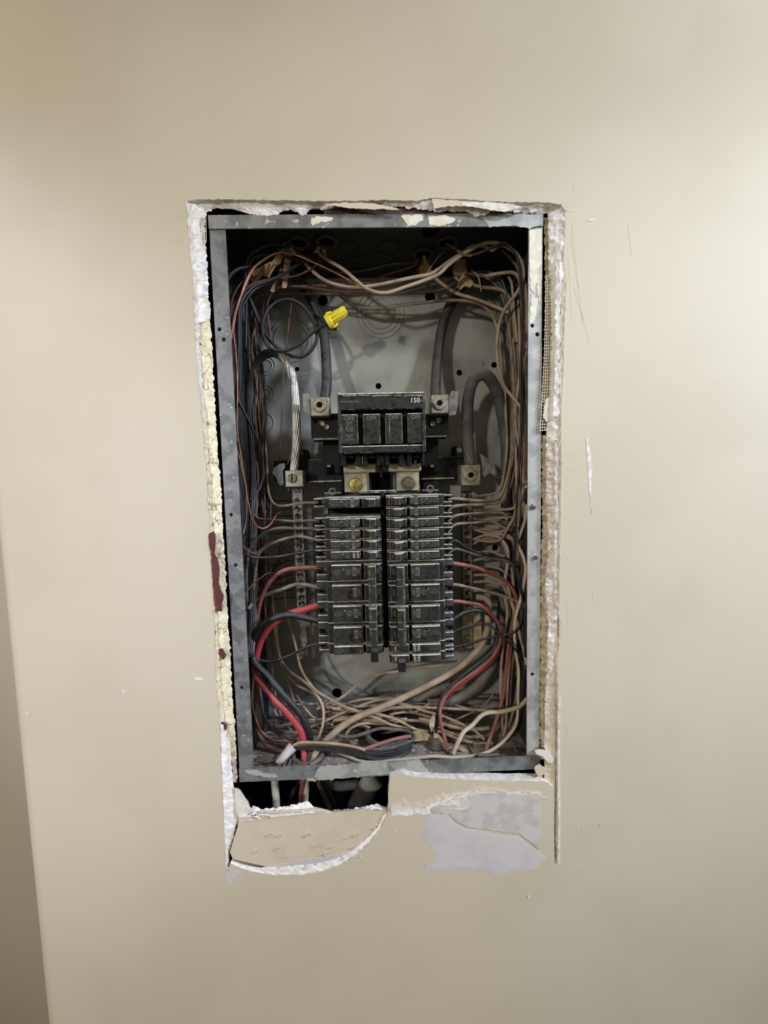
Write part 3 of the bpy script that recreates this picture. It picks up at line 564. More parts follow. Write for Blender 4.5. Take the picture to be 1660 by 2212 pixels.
# two tinned straps bolted to the bus
for x, top, yb, bx, by, m, lab in ((776, (742, 1003, 812, 1021), (745, 1063), 769, 1047, 'screw_brass', 'tan bus strap with a shiny brass bolt, under the main breaker, stranded cable side'),
                                 (881, (840, 1001, 911, 1018), (858, 1060), 882, 1045, 'screw_steel', 'tan bus strap with a dull bolt, under the main breaker on the looped cable side')):
    p = U(x, 1060, 70); t = thing('bus_strap', lab, 'bus strap', p, 'bus straps below the main breaker')
    pbox('crossbar', *top, 44, 52, 'tinned', t, .0008); xx = (744, 793) if x == 776 else (857, 906)
    pbox('plate', xx[0], top[3] - 2, xx[1], yb[1], 50, 56, 'tinned', t, .0006)
    pbox('tooth', x - 10, top[1] - 8, x - 2, top[1] + 3, 44, 50, 'tinned', t, .0005); pbox('tooth', x + 14, top[1] - 8, x + 20, top[1] + 3, 44, 50, 'tinned', t, .0005)
    q = U(bx, by, 50); lathe('bolt', q, (0, -1, 0), [(0, .0088), (.002, .0088), (.0042, .0076), (.0046, .0046), (.0062, .0042), (.0064, .0024), (.0056, .0020)], m, t, n=24, smooth=False)

# ------------------------------------------------------------------ neutral bars with their screws
def bar(label, top, bot, halfw, ys, d, lugs):
    p = U(*bot, d); t = thing('neutral_bar', label, 'terminal bar', p)
    a, b = U(top[0], top[1], d), U(bot[0], bot[1], d); xm = (a.x + b.x) / 2
    box('bar', xm - halfw, xm + halfw, d / 1000, d / 1000 + .009, b.z, a.z, 'bar_metal', t, .0008)
    for i, y in enumerate(ys):
        z = U((top[0] + bot[0]) / 2, y, d).z; q = Vector((xm, d / 1000, z)); ph = (i * 37 % 180) / 57.3
        s = lathe('screw', q, (0, -1, 0), [(0, .0040), (.0012, .0040), (.0018, .0030), (.0012, .0022), (.0006, .0006)], 'screw_steel', t, n=14)
        bm = bmesh.new(); add_box(bm, -.0030, .0030, -.0021, -.0010, -.0005, .0005); bmesh.ops.rotate(bm, verts=bm.verts[:], cent=(0, 0, 0), matrix=Matrix.Rotation(ph, 3, 'Y'))
        bmesh.ops.translate(bm, verts=bm.verts[:], vec=q); so = bmobj('slot', bm, 'hole_black', s)
    return t
nl = bar('tarnished terminal bar with a column of screws, beside the breakers and below the stranded cable', (644, 1050), (651, 1345), .0068, [1081, 1098, 1114, 1131, 1147, 1163, 1179, 1194, 1210, 1226, 1242, 1258, 1274, 1290, 1303], 78, 0)
nr = bar('tarnished terminal bar with a column of screws, beside the breakers and below the looped cable', (1008, 1060), (1012, 1322), .0066, [1072, 1088, 1104, 1120, 1136, 1152, 1168, 1184, 1200, 1216, 1231, 1247, 1262, 1278, 1294, 1309], 78, 0)
for t, x0, y0, x1, y1, col in ((nl, 648, 1342, 664, 1418, 'bar_metal'), (nr, 999, 1318, 1022, 1402, 'tinned')):
    pbox('foot_bracket', x0, y0, x1, y1, 84, 96, col, t, .001)
    pbox('bracket_tab', x0 - 8, y1 - 8, x0 + 6, y1 + 8, 84, 88, col, t, .001); pbox('bracket_tab', x0 + 8, y0 - 4, x1 + 8, y0 + 12, 80, 86, col, t, .001)
    lathe('bracket_screw', U((x0 + x1) / 2, y1 - 24, 83), (0, -1, 0), [(0, .0045), (.0014, .004)], 'lug_metal', t, n=14)
pbox('foot_bracket', 1018, 1322, 1042, 1400, 88, 100, 'kraft_pale', nr, .001)

# ------------------------------------------------------------------ lugs
def lug(label, x0, y0, x1, y1, d, wing, screw, r, slot, depth=22, side=None):
    p = U((x0 + x1) / 2, y1, d); t = thing('cable_lug', label, 'cable lug', p, 'screw lugs of the big cables')
    pbox('block', x0, y0, x1, y1, d, d + depth, 'lug_metal', t, .0009)
    q = U(screw[0], screw[1], d); lathe('screw_head', q, (0, -1, 0), [(0, r * 1.04), (.0004, r * 1.04), (.0004, r), (.0018, r), (.0022, r * .9), (.0022, r * .55)], 'lug_metal' if not slot else 'screw_steel', t, n=24)
    if slot: bm = bmesh.new(); add_box(bm, q.x - .0007, q.x + .0007, q.y - .0027, q.y - .001, q.z - r * .9, q.z + r * .9); bmobj('slot', bm, 'hole_black', t)
    else: lathe('hex_socket', q + Vector((0, -.0023, 0)), (0, -1, 0), [(0, r * .46), (.0002, r * .46)], 'hole_black', t, n=6)
    if wing: slab('wing', wing, d + 3, 4, 'wing_grey', t, jit=0.5, seed=x0, step=4, cham=.5)
    return t
lug('square hex-screw lug at the main breaker, below the cable behind the yellow nut', 671, 857, 712, 899, 50, [(654,850),(664,849),(671,856),(671,898),(668,908),(655,892)], (691, 875), .0086, False)
lug('square cable lug with hex screw at the main breaker, beside the 150 amp figure', 932, 852, 970, 893, 50, [(970,857),(976,844),(991,845),(989,880),(985,896),(970,898)], (950, 871), .0082, False)
lug('dusty lug with a slotted screw clamping the bare stranded cable', 616, 1016, 655, 1052, 64, [(604,1002),(615,1000),(616,1010),(612,1018),(614,1046),(606,1050),(600,1044),(596,1030),(588,1022),(592,1010)], (632, 1033), .0056, True)
lug('dusty lug with hex screw clamping the thick looped grey cable', 997, 1004, 1039, 1049, 64, [(1041,1000),(1037,978),(1050,988),(1062,1000),(1065,1008),(1060,1020),(1045,1032),(1042,1016)], (1017, 1026), .0085, False)
for i in range(4): wire('cut_strand', ('first', 'second', 'third', 'fourth')[i] + ' black strand end under the hex lug of the looped cable, counted from the breakers', '%d,1048,72 %d,1063,72' % (999 + i * 6, 999 + i * 6), 1.6, 'wire_black', 'strand', lumps=0)
for i, (a, b) in enumerate(((626, 622), (632, 633), (638, 642))): wire('cut_strand', ('slanting bare strand end farthest from the breakers', 'upright bare strand end in the middle', 'bare strand end nearest the breakers')[i] + ', under the slotted lug', '%d,1050,72 %d,1063,72' % (a, b), 1.1, 'aluminium_dark', 'strand', lumps=0)

# ------------------------------------------------------------------ main breaker
p = U(825, 978, 60); mb = thing('main_breaker', 'black four-handle 150 amp main breaker at the top of the breaker stack', 'circuit breaker', p)
pbox('body', 731, 886, 920, 976, 24, 80, 'bakelite', mb, .0012, 'bakelite_edge')
pbox('top_lip', 729, 848, 917, 884, 8, 70, 'bakelite', mb, .0012, 'bakelite_edge')
pbox('bottom_lip', 734, 962, 920, 978, 12, 70, 'bakelite', mb, .0010, 'bakelite_edge')
pbox('side_cheek', 731, 848, 737, 978, 9, 70, 'bakelite', mb, .0008, 'bakelite_edge'); pbox('side_cheek', 914, 846, 920, 976, 9, 70, 'bakelite', mb, .0008, 'bakelite_edge')
for a, b in ((738, 770), (774, 800), (804, 846), (850, 868), (872, 914)): pbox('lip_ridge', a, 853, b, 857, 7, 10, 'bakelite_edge', mb, .0004)
HX = ((738, 774), (785, 822), (833, 870), (881, 918))
for i, (a, b) in enumerate(HX):
    pbox('handle', a, 895 - i, b, 960 - i, 11, 30, 'bakelite', mb, .0009, 'bakelite_edge'); pbox('handle_window', a + 3, 887 - i, b - 8, 895 - i, 20, 26, 'hole_black', mb)
    q = U((a + b) / 2 - 1, 904 - i, 10.8); text(mb, 'OFF', q.x, q.y, q.z, .0068, 2)
    if i in (0, 2): pbox('handle_seam', (a + 8 if i else a + 1), 897, (a + 10 if i else a + 2), 958, 10.6, 12, 'bakelite_edge', mb)
q = U(755, 926, 10.8); ring('emblem', q, (0, 1, 0), .0040, .00035, 'print_white', mb, n=24, k=4); text(mb, 'GE', q.x, q.y, q.z, .0052, 2)
q = U(755, 914, 10.8); text(mb, 'DV', q.x, q.y, q.z, .005, 2)
for k, s in enumerate(('LISTED', '150A', '120/240V')): q = U(754, 940 + 5 * k, 10.8); text(mb, s, q.x, q.y, q.z, .003, 2)
q = U(897, 865, 7.6); text(mb, '150', q.x, q.y, q.z, .0078, 1, 'print_bright', bold=.01); q = U(911, 866, 7.6); text(mb, 'A', q.x, q.y, q.z, .005, 1)
q = U(756, 868, 7.6); text(mb, 'MAIN BREAKER', q.x, q.y, q.z, .0032, 1)
for a, b in ((735, 748), (768, 780), (784, 794), (814, 822), (832, 842), (862, 874), (880, 890), (912, 918)): pbox('leg', a, 977, b, 1006, 26, 70, 'base_black', mb, .0006)
for a, b in ((748, 768), (794, 814), (842, 862), (890, 912)): pbox('leg_well', a, 978, b, 1000, 56, 72, 'hole_black', mb); pbox('contact', a + 3, 984, b - 3, 990, 52, 57, 'wing_grey', mb, .0005)
pbox('side_bracket', 672, 893, 733, 950, 66, 92, 'base_black', mb, .0015); pbox('side_bracket', 916, 893, 970, 944, 66, 92, 'base_black', mb, .0015)
for x, y in ((695, 915), (705, 922), (936, 915), (948, 908)): lathe('bracket_screw', U(x, y, 65), (0, -1, 0), [(0, .004), (.001, .0036), (.0006, .002)], 'screw_steel', mb, n=12)
pbox('bracket_edge', 676, 946, 731, 950, 62, 68, 'wing_grey', mb); pbox('bracket_edge', 918, 941, 966, 944, 62, 68, 'wing_grey', mb)

# ------------------------------------------------------------------ branch breakers
YFACE, YSTEP, YTERM, YBACK = 15.0, 23.0, 27.0, 82.0
LXS = [U(px, 1140, YFACE).x for px in (676, 700, 713, 778, 784, 824)]      # terminal end, step, label face, slot, slot end, inner end
RXS = [U(px, 1140, YFACE).x for px in (983, 962, 949, 886, 880, 836)]
def breaker(side, rows, amps, label, tied=False, handle=True, emblem=(), lit=True, hang=False, new=False):
    X = LXS if side < 0 else RXS; s = 1 if side < 0 else -1
    pm = 760 if side < 0 else 910; ang = 90 if side < 0 else -90
    Z = [(U(pm, a, YFACE).z, U(pm, b, YFACE).z) for a, b in rows]
    t = thing('circuit_breaker', label, 'circuit breaker', ((X[0] + X[5]) / 2, 0.05, Z[-1][1]), 'branch breakers in two columns')
    for k, (z1, z0) in enumerate(Z):
        f, st, te, bk = YFACE / 1e3, YSTEP / 1e3, YTERM / 1e3, YBACK / 1e3
        gap = 0.0012
        prof = [(X[1], st), (X[2] - s * .0006, st), (X[2], f), (X[3], f), (X[3], f + .006), (X[4], f + .006), (X[4], f + .001), (X[5] - s * .003, f + .001), (X[5], f + .006), (X[5], bk), (X[1], bk)]
        big = len(rows) > 1
        # the label face stands proud of a body that fills the whole pole
        prism('body', prof, z0 + gap, z1 - (.0012 if not big else .0035), 'bakelite', t, .0007, 'bakelite_edge')
        box('case', min(X[1], X[5]), max(X[1], X[5]), st - .0015, bk, z0, z1 + .0004, 'bakelite', t, .0006, 'bakelite_edge')
        h = z1 - z0; zc = (z0 + z1) / 2
        e = min(X[0], X[1]); g = max(X[0], X[1])
        term = box('terminal_end', e, g, te + .010, bk, z0 + .0003, z1 - .0003, 'bakelite_end', t, .0006, 'bakelite_edge')
        hh = min(h * .5, .0085); zc2 = zc - (.0 if not big else .001)
        box('terminal_lip', e, g, te, te + .012, zc2 + hh / 2, z1 - .0003, 'bakelite_end', t, .0007, 'bakelite_edge')
        prism('terminal_lip', [(X[0], te + .001), (X[1], te), (X[1], te + .012), (X[0], te + .012)], z0 + .0003, zc2 - hh / 2, 'bakelite_end', t, .0007, 'bakelite_edge')
        box('wire_hole', e + .0008, g - .0002, te + .0085, te + .0105, zc2 - hh / 2, zc2 + hh / 2, 'hole_black', t)
        bm = bmesh.new(); v = [bm.verts.new(q) for q in ((X[0], te + .009, zc2 + hh / 2), (X[0] + s * .004, te + .001, zc2 + hh / 2), (X[1], te + .001, zc2 - hh * .1), (X[1], te + .009, zc2 - hh / 2), (X[0], te + .009, zc2), (X[1], te + .003, zc2 - hh * .45))]
        bm.faces.new((v[0], v[1], v[2], v[5])); bm.faces.new((v[0], v[5], v[3], v[4])); bmobj('wire_ramp', bm, 'bakelite', t)
        sx = X[1] - s * .0025; lathe('terminal_screw', (sx, te + .006, zc2 + .0008), (0, -1, 0), [(0, min(.0034, hh * .46)), (.0014, min(.0030, hh * .4)), (.0008, .0012)], 'lug_metal', t, n=14)
        def tx(u): return X[2] + (X[3] - X[2]) * u
        fy = f - .0002
        sz = min(.0046, h * .36)
        text(t, 'OFF', tx(.90), fy, zc, sz, ang, 'print_bright' if new else 'print_white')
        if amps:
            if not new:
                fr = box('rating_plate', tx(.77) - sz * .52, tx(.77) + sz * .52, fy - .0001, fy + .0002, zc - sz * 1.15, zc + sz * 1.15, 'plate_grey', t)
                text(t, amps, tx(.77), fy - .0002, zc, sz * .92, ang, 'ink', bold=.012)
            else: text(t, amps, tx(.77), fy, zc, sz, ang, 'print_bright', bold=.01)
        if k in emblem:
            ex = tx(.56); ring('emblem', (ex, fy, zc), (0, 1, 0), sz * .72, .00028, 'print_white', t, n=20, k=4); text(t, 'GE', ex, fy, zc, sz * .85, ang)
            lathe('mark', (tx(.40), fy, zc + h * .14), (0, -1, 0), [(0, sz * .25), (.0001, sz * .25)], 'print_white', t, n=10)
        if k in emblem or not big:
            for q, sxx in enumerate(('TYPE', '120/240', 'HACR', '40 C')): text(t, sxx, tx(.07 + .08 * q), fy, zc, sz * .52, ang)
        text(t, 'ON', X[4] + s * (.016 if side < 0 else .017), f + .0007, zc, sz * .95, ang, 'print_bright' if new else 'print_white')
        hx = X[4] + s * .0045
        if not tied and handle:
            if hang: box('handle', min(hx + s * .001, hx + s * .010), max(hx + s * .001, hx + s * .010), f - .008, f + .006, z0 - .006, zc + .001, 'base_black', t, .0008)
            else:
                hb = [(hx, f + .004), (hx, f - .001), (hx + s * .004, f - .008), (hx + s * .011, f - .008), (hx + s * .012, f + .004)]
                prism('handle', hb, z0 + h * .12, z1 - h * .16, 'bakelite_handle', t, .0006, 'bakelite_edge')
        box('slot', min(X[3], X[4]), max(X[3], X[4]), f + .0052, f + .0062, z0 + h * .12, z1 - h * .16, 'hole_black', t)
    if tied:
        za, zb = Z[0][0], Z[-1][1]; h1 = Z[0][0] - Z[0][1]; hx = X[4] + s * .0045
        hb = [(hx, f + .004), (hx, f - .011), (hx + s * .0018, f - .0125), (hx + s * .0095, f - .0125), (hx + s * .0105, f + .004)]
        prism('handle_tie', hb, zb + h1 * .02, za - h1 * .14, 'bakelite_handle', t, .0007, 'bakelite_edge')
        box('tie_end', min(hx, hx + s * .0095), max(hx, hx + s * .0095), f - .012, f - .001, za - h1 * .155, za - h1 * .135, 'tinned', t)
        for z in (za - h1 * .78, za - h1 * 1.12): box('tie_joint', min(hx, hx + s * .0098), max(hx, hx + s * .0098), f - .0131, f - .0124, z - .0004, z + .0004, 'bakelite_edge', t)
    return t
breaker(-1, [(1075, 1098)], '20', 'topmost thin black breaker of the column beside the stranded cable, alone above a gap', emblem=(0,))
breaker(-1, [(1118, 1141)], '20A', 'thin black 20A breaker just below the gap in the column beside the stranded cable', emblem=(0,))
breaker(-1, [(1143, 1164)], '20A', 'thin black breaker second below the gap, column beside the stranded cable', emblem=(0,))
breaker(-1, [(1166, 1187)], '20A', 'thin black breaker third below the gap, column beside the stranded cable', emblem=(0,))
breaker(-1, [(1189, 1210)], '15A', 'thin black 15A breaker fourth below the gap, just above the upper red wire', emblem=(0,), new=True)
breaker(-1, [(1214, 1256), (1258, 1300)], '30A', 'double 30A breaker with tied handles, fed by the upper red wire near the stranded cable', tied=True, emblem=(0,))
breaker(-1, [(1303, 1347), (1349, 1392)], '30A', 'double black 30A breaker with tied handles, fed by the thick red and black pair', tied=True, emblem=(0,))
breaker(-1, [(1394, 1416)], '', 'thin black breaker at the foot of the column, handle hanging, thin black wire', emblem=(), hang=True)
for i, (a, b) in enumerate(((1070, 1091), (1094, 1115), (1118, 1139), (1142, 1163), (1166, 1186), (1189, 1210))):
    breaker(1, [(a, b)], '20A', ('topmost', 'second', 'third', 'fourth', 'fifth', 'sixth')[i] + ' thin black 20A breaker from the top of the column beside the looped cable', emblem=(0,))
breaker(1, [(1213, 1255), (1257, 1300)], '30A', 'upper double 30A breaker with tied handles in the column beside the looped cable', tied=True, emblem=(1,))
breaker(1, [(1303, 1345), (1347, 1388)], '30A', 'lower double 30A breaker with tied handles in the column beside the looped cable', tied=True, emblem=(1,))
breaker(1, [(1390, 1411)], '15A', 'newer black 15A breaker with bright lettering, last but one of its column', handle=False, new=True)
breaker(1, [(1413, 1434)], '15A', 'newer black 15A breaker with bright lettering, lowest of its column, handle hanging', hang=True, new=True)

# ------------------------------------------------------------------ big cables
wire('service_cable', 'thick black cable running down behind the yellow nut into the main breaker lug', '626,585,96 645,605,100 662,628,104 678,655,104 692,690,102 701,730,98 705,780,88 706,830,70 702,862,64', 6.6, 'cable_black', 'cable', k=14, lumps=.02)
wire('service_cable', 'thick black cable curving down from the kraft paper to the lug beside the 150 figure', '1010,590,92 1000,612,98 986,640,104 968,670,104 954,715,102 946,770,96 942,820,80 941,860,64', 6.8, 'cable_black', 'cable', k=14, lumps=.02)
wire('service_cable', 'thick grey cable bent over in a dusty loop into its hex screw lug', '1017,1010,76 1012,960,78 1010,900,76 1013,855,70 1022,824,64 1036,811,60 1052,812,62 1067,832,72 1079,865,82 1088,910,92 1094,960,98 1095,1040,102 1094,1140,104 1092,1240,102 1086,1320,98 1078,1390,92 1062,1440,86 1035,1480,80 1000,1505,76 962,1518,74 925,1522,76', 7.6, 'cable_grey', 'cable', k=14, lumps=.03)
wire('service_cable', 'thick dusty cable stub lying behind the pink pair at the panel foot', '975,1480,96 945,1492,96 915,1506,94 885,1518,90 862,1524,86', 6.5, 'cable_dusty', 'cable', k=12, lumps=.06)
# bare stranded aluminium cable: a bundle of twisted strands
path = path3('634,1030,74 638,990,76 641,940,76 640,890,76 636,840,74 628,800,72 612,774,72 592,762,74 570,768,78 552,790,84 543,830,88 541,880,90 546,940,92 550,1010,92 548,1100,92 546,1200,90 548,1262,88 546,1340,86 540,1420,80', 0.006, True, 7)
sc = thing('stranded_cable', 'bare stranded aluminium cable bending over into the slotted screw lug', 'cable', path[0])
N = len(path); TG = [(path[min(i + 1, N - 1)] - path[max(i - 1, 0)]).normalized() for i in range(N)]
fr = []; u = TG[0].orthogonal().normalized()
for i in range(N): u = (u - TG[i] * u.dot(TG[i])).normalized(); fr.append((u.copy(), TG[i].cross(u)))
for q in range(11):
    Q = []
    for i in range(N):
        a = 2 * math.pi * q / 11 + i * 0.13; Q.append(path[i] + (fr[i][0] * math.cos(a) + fr[i][1] * math.sin(a)) * 0.0043)
    c = int(N * .36)
    vs, fs = tube_data(Q[:c + 1], 0.00135, 6); obj('strand', vs, fs, 'aluminium', sc, smooth=True)
    vs, fs = tube_data(Q[c:], 0.00135, 6); obj('strand', vs, fs, 'aluminium_dark', sc, smooth=True)  # rest of the run darker: gutter shade painted into the strands
vs, fs = tube_data(path, 0.0036, 6); obj('core', vs, fs, 'aluminium_dark', sc, smooth=True)

# ------------------------------------------------------------------ red and black feeders
wire('feeder_wire', 'red wire of the upper double breaker, arching from beside the stranded cable', '700,1226,34 682,1226,36 649,1227,44 619,1231,48 596,1243,52 580,1261,54 568,1285,56 560,1312,58 554,1342,60 546,1368,62 540,1390,64 537,1412,66', 2.9, 'wire_red_dusty')
wire('feeder_wire', 'thick bright red cable from lower double breaker, rising through the bottom clamp', '706,1303,34 685,1308,34 659,1316,36 629,1324,40 605,1338,44 588,1350,46 572,1370,48 562,1390,50 556,1414,50 551,1436,48 553,1458,44 567,1478,40 590,1507,34 617,1535,30 637,1559,30 651,1580,30 656,1602,30 657,1625,30 658,1647,30 658,1668,30', 4.1, 'wire_red', k=12)
wire('feeder_wire', 'thick black cable beside the bright red one, into the same bottom clamp', '706,1347,34 687,1340,34 659,1334,36 629,1328,36 604,1332,38 576,1344,40 556,1364,42 546,1388,46 545,1414,44 555,1437,40 578,1460,36 601,1487,32 623,1512,30 646,1539,30 662,1566,32 670,1592,33 671,1618,34 668,1646,36 667,1668,36', 4.2, 'wire_black', k=12)
wire('feeder_wire', 'dusty grey wire entering the second pole of the upper double breaker', '702,1270,34 682,1267,36 659,1263,40 637,1263,44 610,1273,48 580,1283,54 552,1298,60 536,1316,64', 2.5, 'wire_dusty')
wire('feeder_wire', 'thin black wire sagging from the lowest breaker beside the bright red cable', '704,1388,36 687,1391,36 665,1397,38 639,1410,42 611,1422,46 586,1429,48 560,1426,50 543,1415,52 534,1404,54', 1.9, 'wire_black')
wire('feeder_wire', 'pinkish red wire dropping from upper double breaker along the wire bundle under the looped cable', '968,1216,34 986,1218,34 1020,1224,40 1050,1234,46 1074,1245,50 1099,1263,52 1111,1280,52 1117,1300,52 1116,1320,52 1109,1340,54 1103,1370,56 1099,1400,58 1095,1440,58 1090,1490,56 1081,1528,50 1071,1562,44 1059,1596,38 1050,1622,32 1049,1644,30', 2.6, 'wire_red_dusty', k=10)
wire('feeder_wire', 'pink wire of the lower double breaker crossing in front of the looped cable', '968,1302,34 987,1299,34 1016,1303,38 1039,1308,42 1062,1327,44 1077,1347,46 1083,1370,46 1079,1394,48 1064,1420,48 1040,1443,48 1006,1466,48 984,1482,48 966,1501,48 955,1520,46 951,1543,42 955,1574,38 963,1601,34 969,1625,30', 2.3, 'wire_red_dusty', k=10)
wire('feeder_wire', 'bright red wire lying along the dusty pair above the panel foot', '1083,1385,52 1074,1412,54 1054,1437,54 1026,1458,54 1002,1474,54 980,1492,54 964,1510,56', 2.1, 'wire_red', k=10)
wire('feeder_wire', 'dusty black wire paired with the pink wire of the lower double breaker', '968,1349,34 987,1333,36 1005,1323,40 1032,1319,44 1055,1326,46 1074,1345,48 1081,1370,50 1072,1398,52 1054,1417,52 1028,1438,52 994,1465,52 969,1487,52 958,1504,50 948,1530,48 944,1560,46 941,1582,44', 2.6, 'wire_black', k=10)
wire('feeder_wire', 'grey wire from the second pole of the upper double breaker, ending in the bundle', '968,1264,34 986,1263,34 1028,1272,42 1073,1283,48 1096,1290,50 1118,1300,50 1127,1312,54', 2.0, 'wire_dusty')
wire('neutral_feeder', 'thick cream cable sweeping from the terminal bar foot to the bottom clamp', '1030,1290,74 1050,1293,68 1058,1308,64 1054,1330,60 1053,1358,58 1040,1394,56 1020,1416,54 994,1440,54 960,1462,52 934,1476,50 894,1496,48 853,1515,44 812,1533,40 772,1549,36 738,1570,34 708,1596,32 688,1618,32 676,1640,33 672,1662,34', 4.2, 'wire_cream', k=12)

# ------------------------------------------------------------------ wires along the top
W = wire
W('neutral_wire', 'long cream wire swooping from the ochre paper, over the top corner and down', '688,540,60 690,548,60 709,562,56 742,582,50 771,607,46 791,623,44 816,632,44 840,632,44 873,621,44 914,607,44 947,593,42 972,570,40 1004,548,36 1037,529,34 1062,524,32 1084,528,32 1111,543,32 1129,570,34 1131,603,36 1115,636,42 1094,664,50 1080,697,56 1074,740,60 1075,775,60 1080,800,60 1090,834,58 1108,858,56 1125,881,50 1128,910,46', 2.1, 'wire_cream')
W('neutral_wire', 'cream wire twisted with the long swooping one across the top', '652,558,70 660,570,66 677,587,60 701,605,56 734,617,52 767,621,50 808,617,48 849,609,46 890,600,44 927,593,44 947,582,44 972,564,42 1000,546,40 1020,533,38 1044,530,40 1064,540,36 1084,527,34 1100,531,40 1122,560,44 1134,610,44 1138,660,44 1139,720,44', 2.1, 'wire_cream')
W('neutral_wire', 'ochre-cream wire bowing under the top bundle then down to the terminal bar', '738,640,100 759,654,96 791,664,92 824,665,90 869,659,88 914,654,88 963,649,86 1004,650,84 1037,656,84 1058,673,84 1072,700,82 1081,731,80 1087,760,80 1090,793,80 1091,836,80 1093,890,80 1096,945,80 1094,988,80 1089,1027,80 1082,1053,82 1069,1066,84 1047,1070,86 1020,1073,84', 2.1, 'wire_cream')
W('neutral_wire', 'cream wire slanting down from the ochre-brown paper to the corner bundle', '917,552,70 919,566,72 931,587,74 943,603,78 963,619,80 988,634,80 1021,644,78 1054,656,74 1094,673,66 1101,680,62', 2.2, 'wire_cream')
W('neutral_wire', 'cream wire running straight from the crumpled kraft paper to the bundle', '1005,612,78 1020,615,76 1045,621,72 1075,624,70 1092,632,70 1103,650,68 1109,690,66 1113,740,66', 2.1, 'wire_cream')
W('neutral_wire', 'cream wire arching out above the crumpled kraft paper', '1005,590,84 1030,594,76 1054,595,68 1078,591,62 1107,589,58 1119,597,56 1124,612,56 1128,650,54 1131,700,54', 2.2, 'wire_cream')
W('hot_wire', 'thin black wire arching over the top corner, hanging down and trailing under the breakers', '1008,553,36 1030,549,32 1053,540,28 1086,528,28 1109,540,28 1121,570,28 1126,623,28 1129,660,28 1129,720,28 1127,760,30 1125,803,32 1127,890,34 1125,955,34 1121,1020,34 1117,1086,34 1115,1151,34 1112,1216,36 1118,1245,38 1127,1279,38 1130,1313,38 1126,1342,38 1114,1363,38 1087,1373,40 1050,1379,44 1005,1393,46 975,1399,44', 1.5, 'wire_black')
W('hot_wire', 'second thin dark wire crossing the trailing black one near the lowest breakers', '1042,1347,50 1060,1352,46 1082,1371,40 1100,1388,38 1118,1408,38 1130,1432,38 1139,1448,38', 1.5, 'wire_black')
W('hot_wire', 'short black wire poking out beside the foot bracket of the bar', '968,1376,40 990,1360,44 1015,1352,48 1032,1345,52 1041,1336,56 1038,1326,60', 1.5, 'wire_black')
W('hot_wire', 'thin grey-brown wire from the far top fitting into the twisted cream pair', '965,526,40 975,532,38 990,542,36 1003,551,34 1020,553,34', 1.4, 'wire_brown')
W('hot_wire', 'thin dark wire stretched high across the back of the top', '725,566,100 760,560,104 790,555,104 815,549,104 840,555,104 868,566,104 905,566,90', 1.2, 'wire_black')
W('hot_wire', 'grey wire rising across the back of the top to the ochre-brown paper', '690,575,104 730,588,104 770,587,104 810,579,102 850,570,98 890,568,90 910,560,82', 1.4, 'wire_grey')
W('hot_wire', 'brown wire behind the swooping cream wires', '680,610,96 740,615,98 800,606,98 845,590,96 880,580,92 905,568,84', 1.3, 'wire_brown')
W('hot_wire', 'long brown wire lying straight across under the swooping cream wires', '545,760,100 543,700,98 546,660,94 552,644,92 566,637,90 625,634,88 668,635,84 720,635,80 780,634,78 840,636,76 900,633,76 940,629,78 965,622,82 985,610,86', 1.4, 'wire_brown')
W('hot_wire', 'brown wire bent down at the kraft paper and running across the top', '586,740,80 584,720,80 580,692,78 577,663,76 581,645,74 591,629,72 603,621,70 625,618,68 668,621,66 720,629,64 780,631,62 830,628,62 870,622,64 910,612,66', 1.6, 'wire_brown')
W('hot_wire', 'second brown wire close beside the bent one, fading into the cream pair', '640,618,78 680,617,74 720,617,70 770,612,66 800,612,64', 1.4, 'wire_brown')
W('hot_wire', 'dark wire reaching from the ochre paper down to the kraft wraps', '676,548,66 668,560,66 653,568,66 632,580,68 615,590,72', 1.5, 'wire_black')
W('hot_wire', 'dark wire under the cream twist from crumpled kraft paper towards the middle', '985,598,90 960,608,92 930,616,94 900,625,96 860,634,98', 1.3, 'wire_grey')
W('hot_wire', 'thin wire from the crumpled kraft paper, curling down beside it', '1018,585,66 1030,592,62 1036,605,62 1040,630,66', 0.9, 'wire_cream')
W('hot_wire', 'thin straw-coloured wire standing up by the ochre-brown paper', '920,592,66 935,572,62 948,555,60 958,545,60', 0.8, 'wire_cream')
for i, (lab, p, r, m) in enumerate((('grey wire, topmost of the fan arching out of the crumpled kraft paper', '1005,596,84 1030,587,82 1058,588,78 1082,602,72 1096,640,68 1102,690,66 1105,760,66', 1.5, 'wire_grey'),
        ('grey wire, second of the fan arching out of the crumpled kraft paper', '1002,600,86 1040,592,84 1070,604,78 1090,635,72 1098,690,70 1100,760,70', 1.5, 'wire_grey'),
        ('dusty wire, third of the fan arching out of the crumpled kraft paper', '1000,604,88 1040,598,86 1066,610,80 1085,640,76 1094,690,74 1097,750,74', 1.5, 'wire_dusty'),
        ('dark wire lowest of the fan arching out of the crumpled kraft paper', '1000,606,88 1035,602,88 1060,614,86 1080,645,82 1090,690,80', 1.6, 'wire_black'))):
    W('hot_wire', lab, p, r, m)
W('neutral_wire', 'dull wire sneaking behind the thick black bend at the top corner', '1085,540,60 1098,552,58 1110,566,56 1117,575,56 1124,600,56', 1.9, 'wire_dusty')
W('neutral_wire', 'cream wire dropping from behind the top corner arch', '1098,596,66 1105,610,64 1108,630,64 1112,680,64 1118,740,62', 1.7, 'wire_cream')

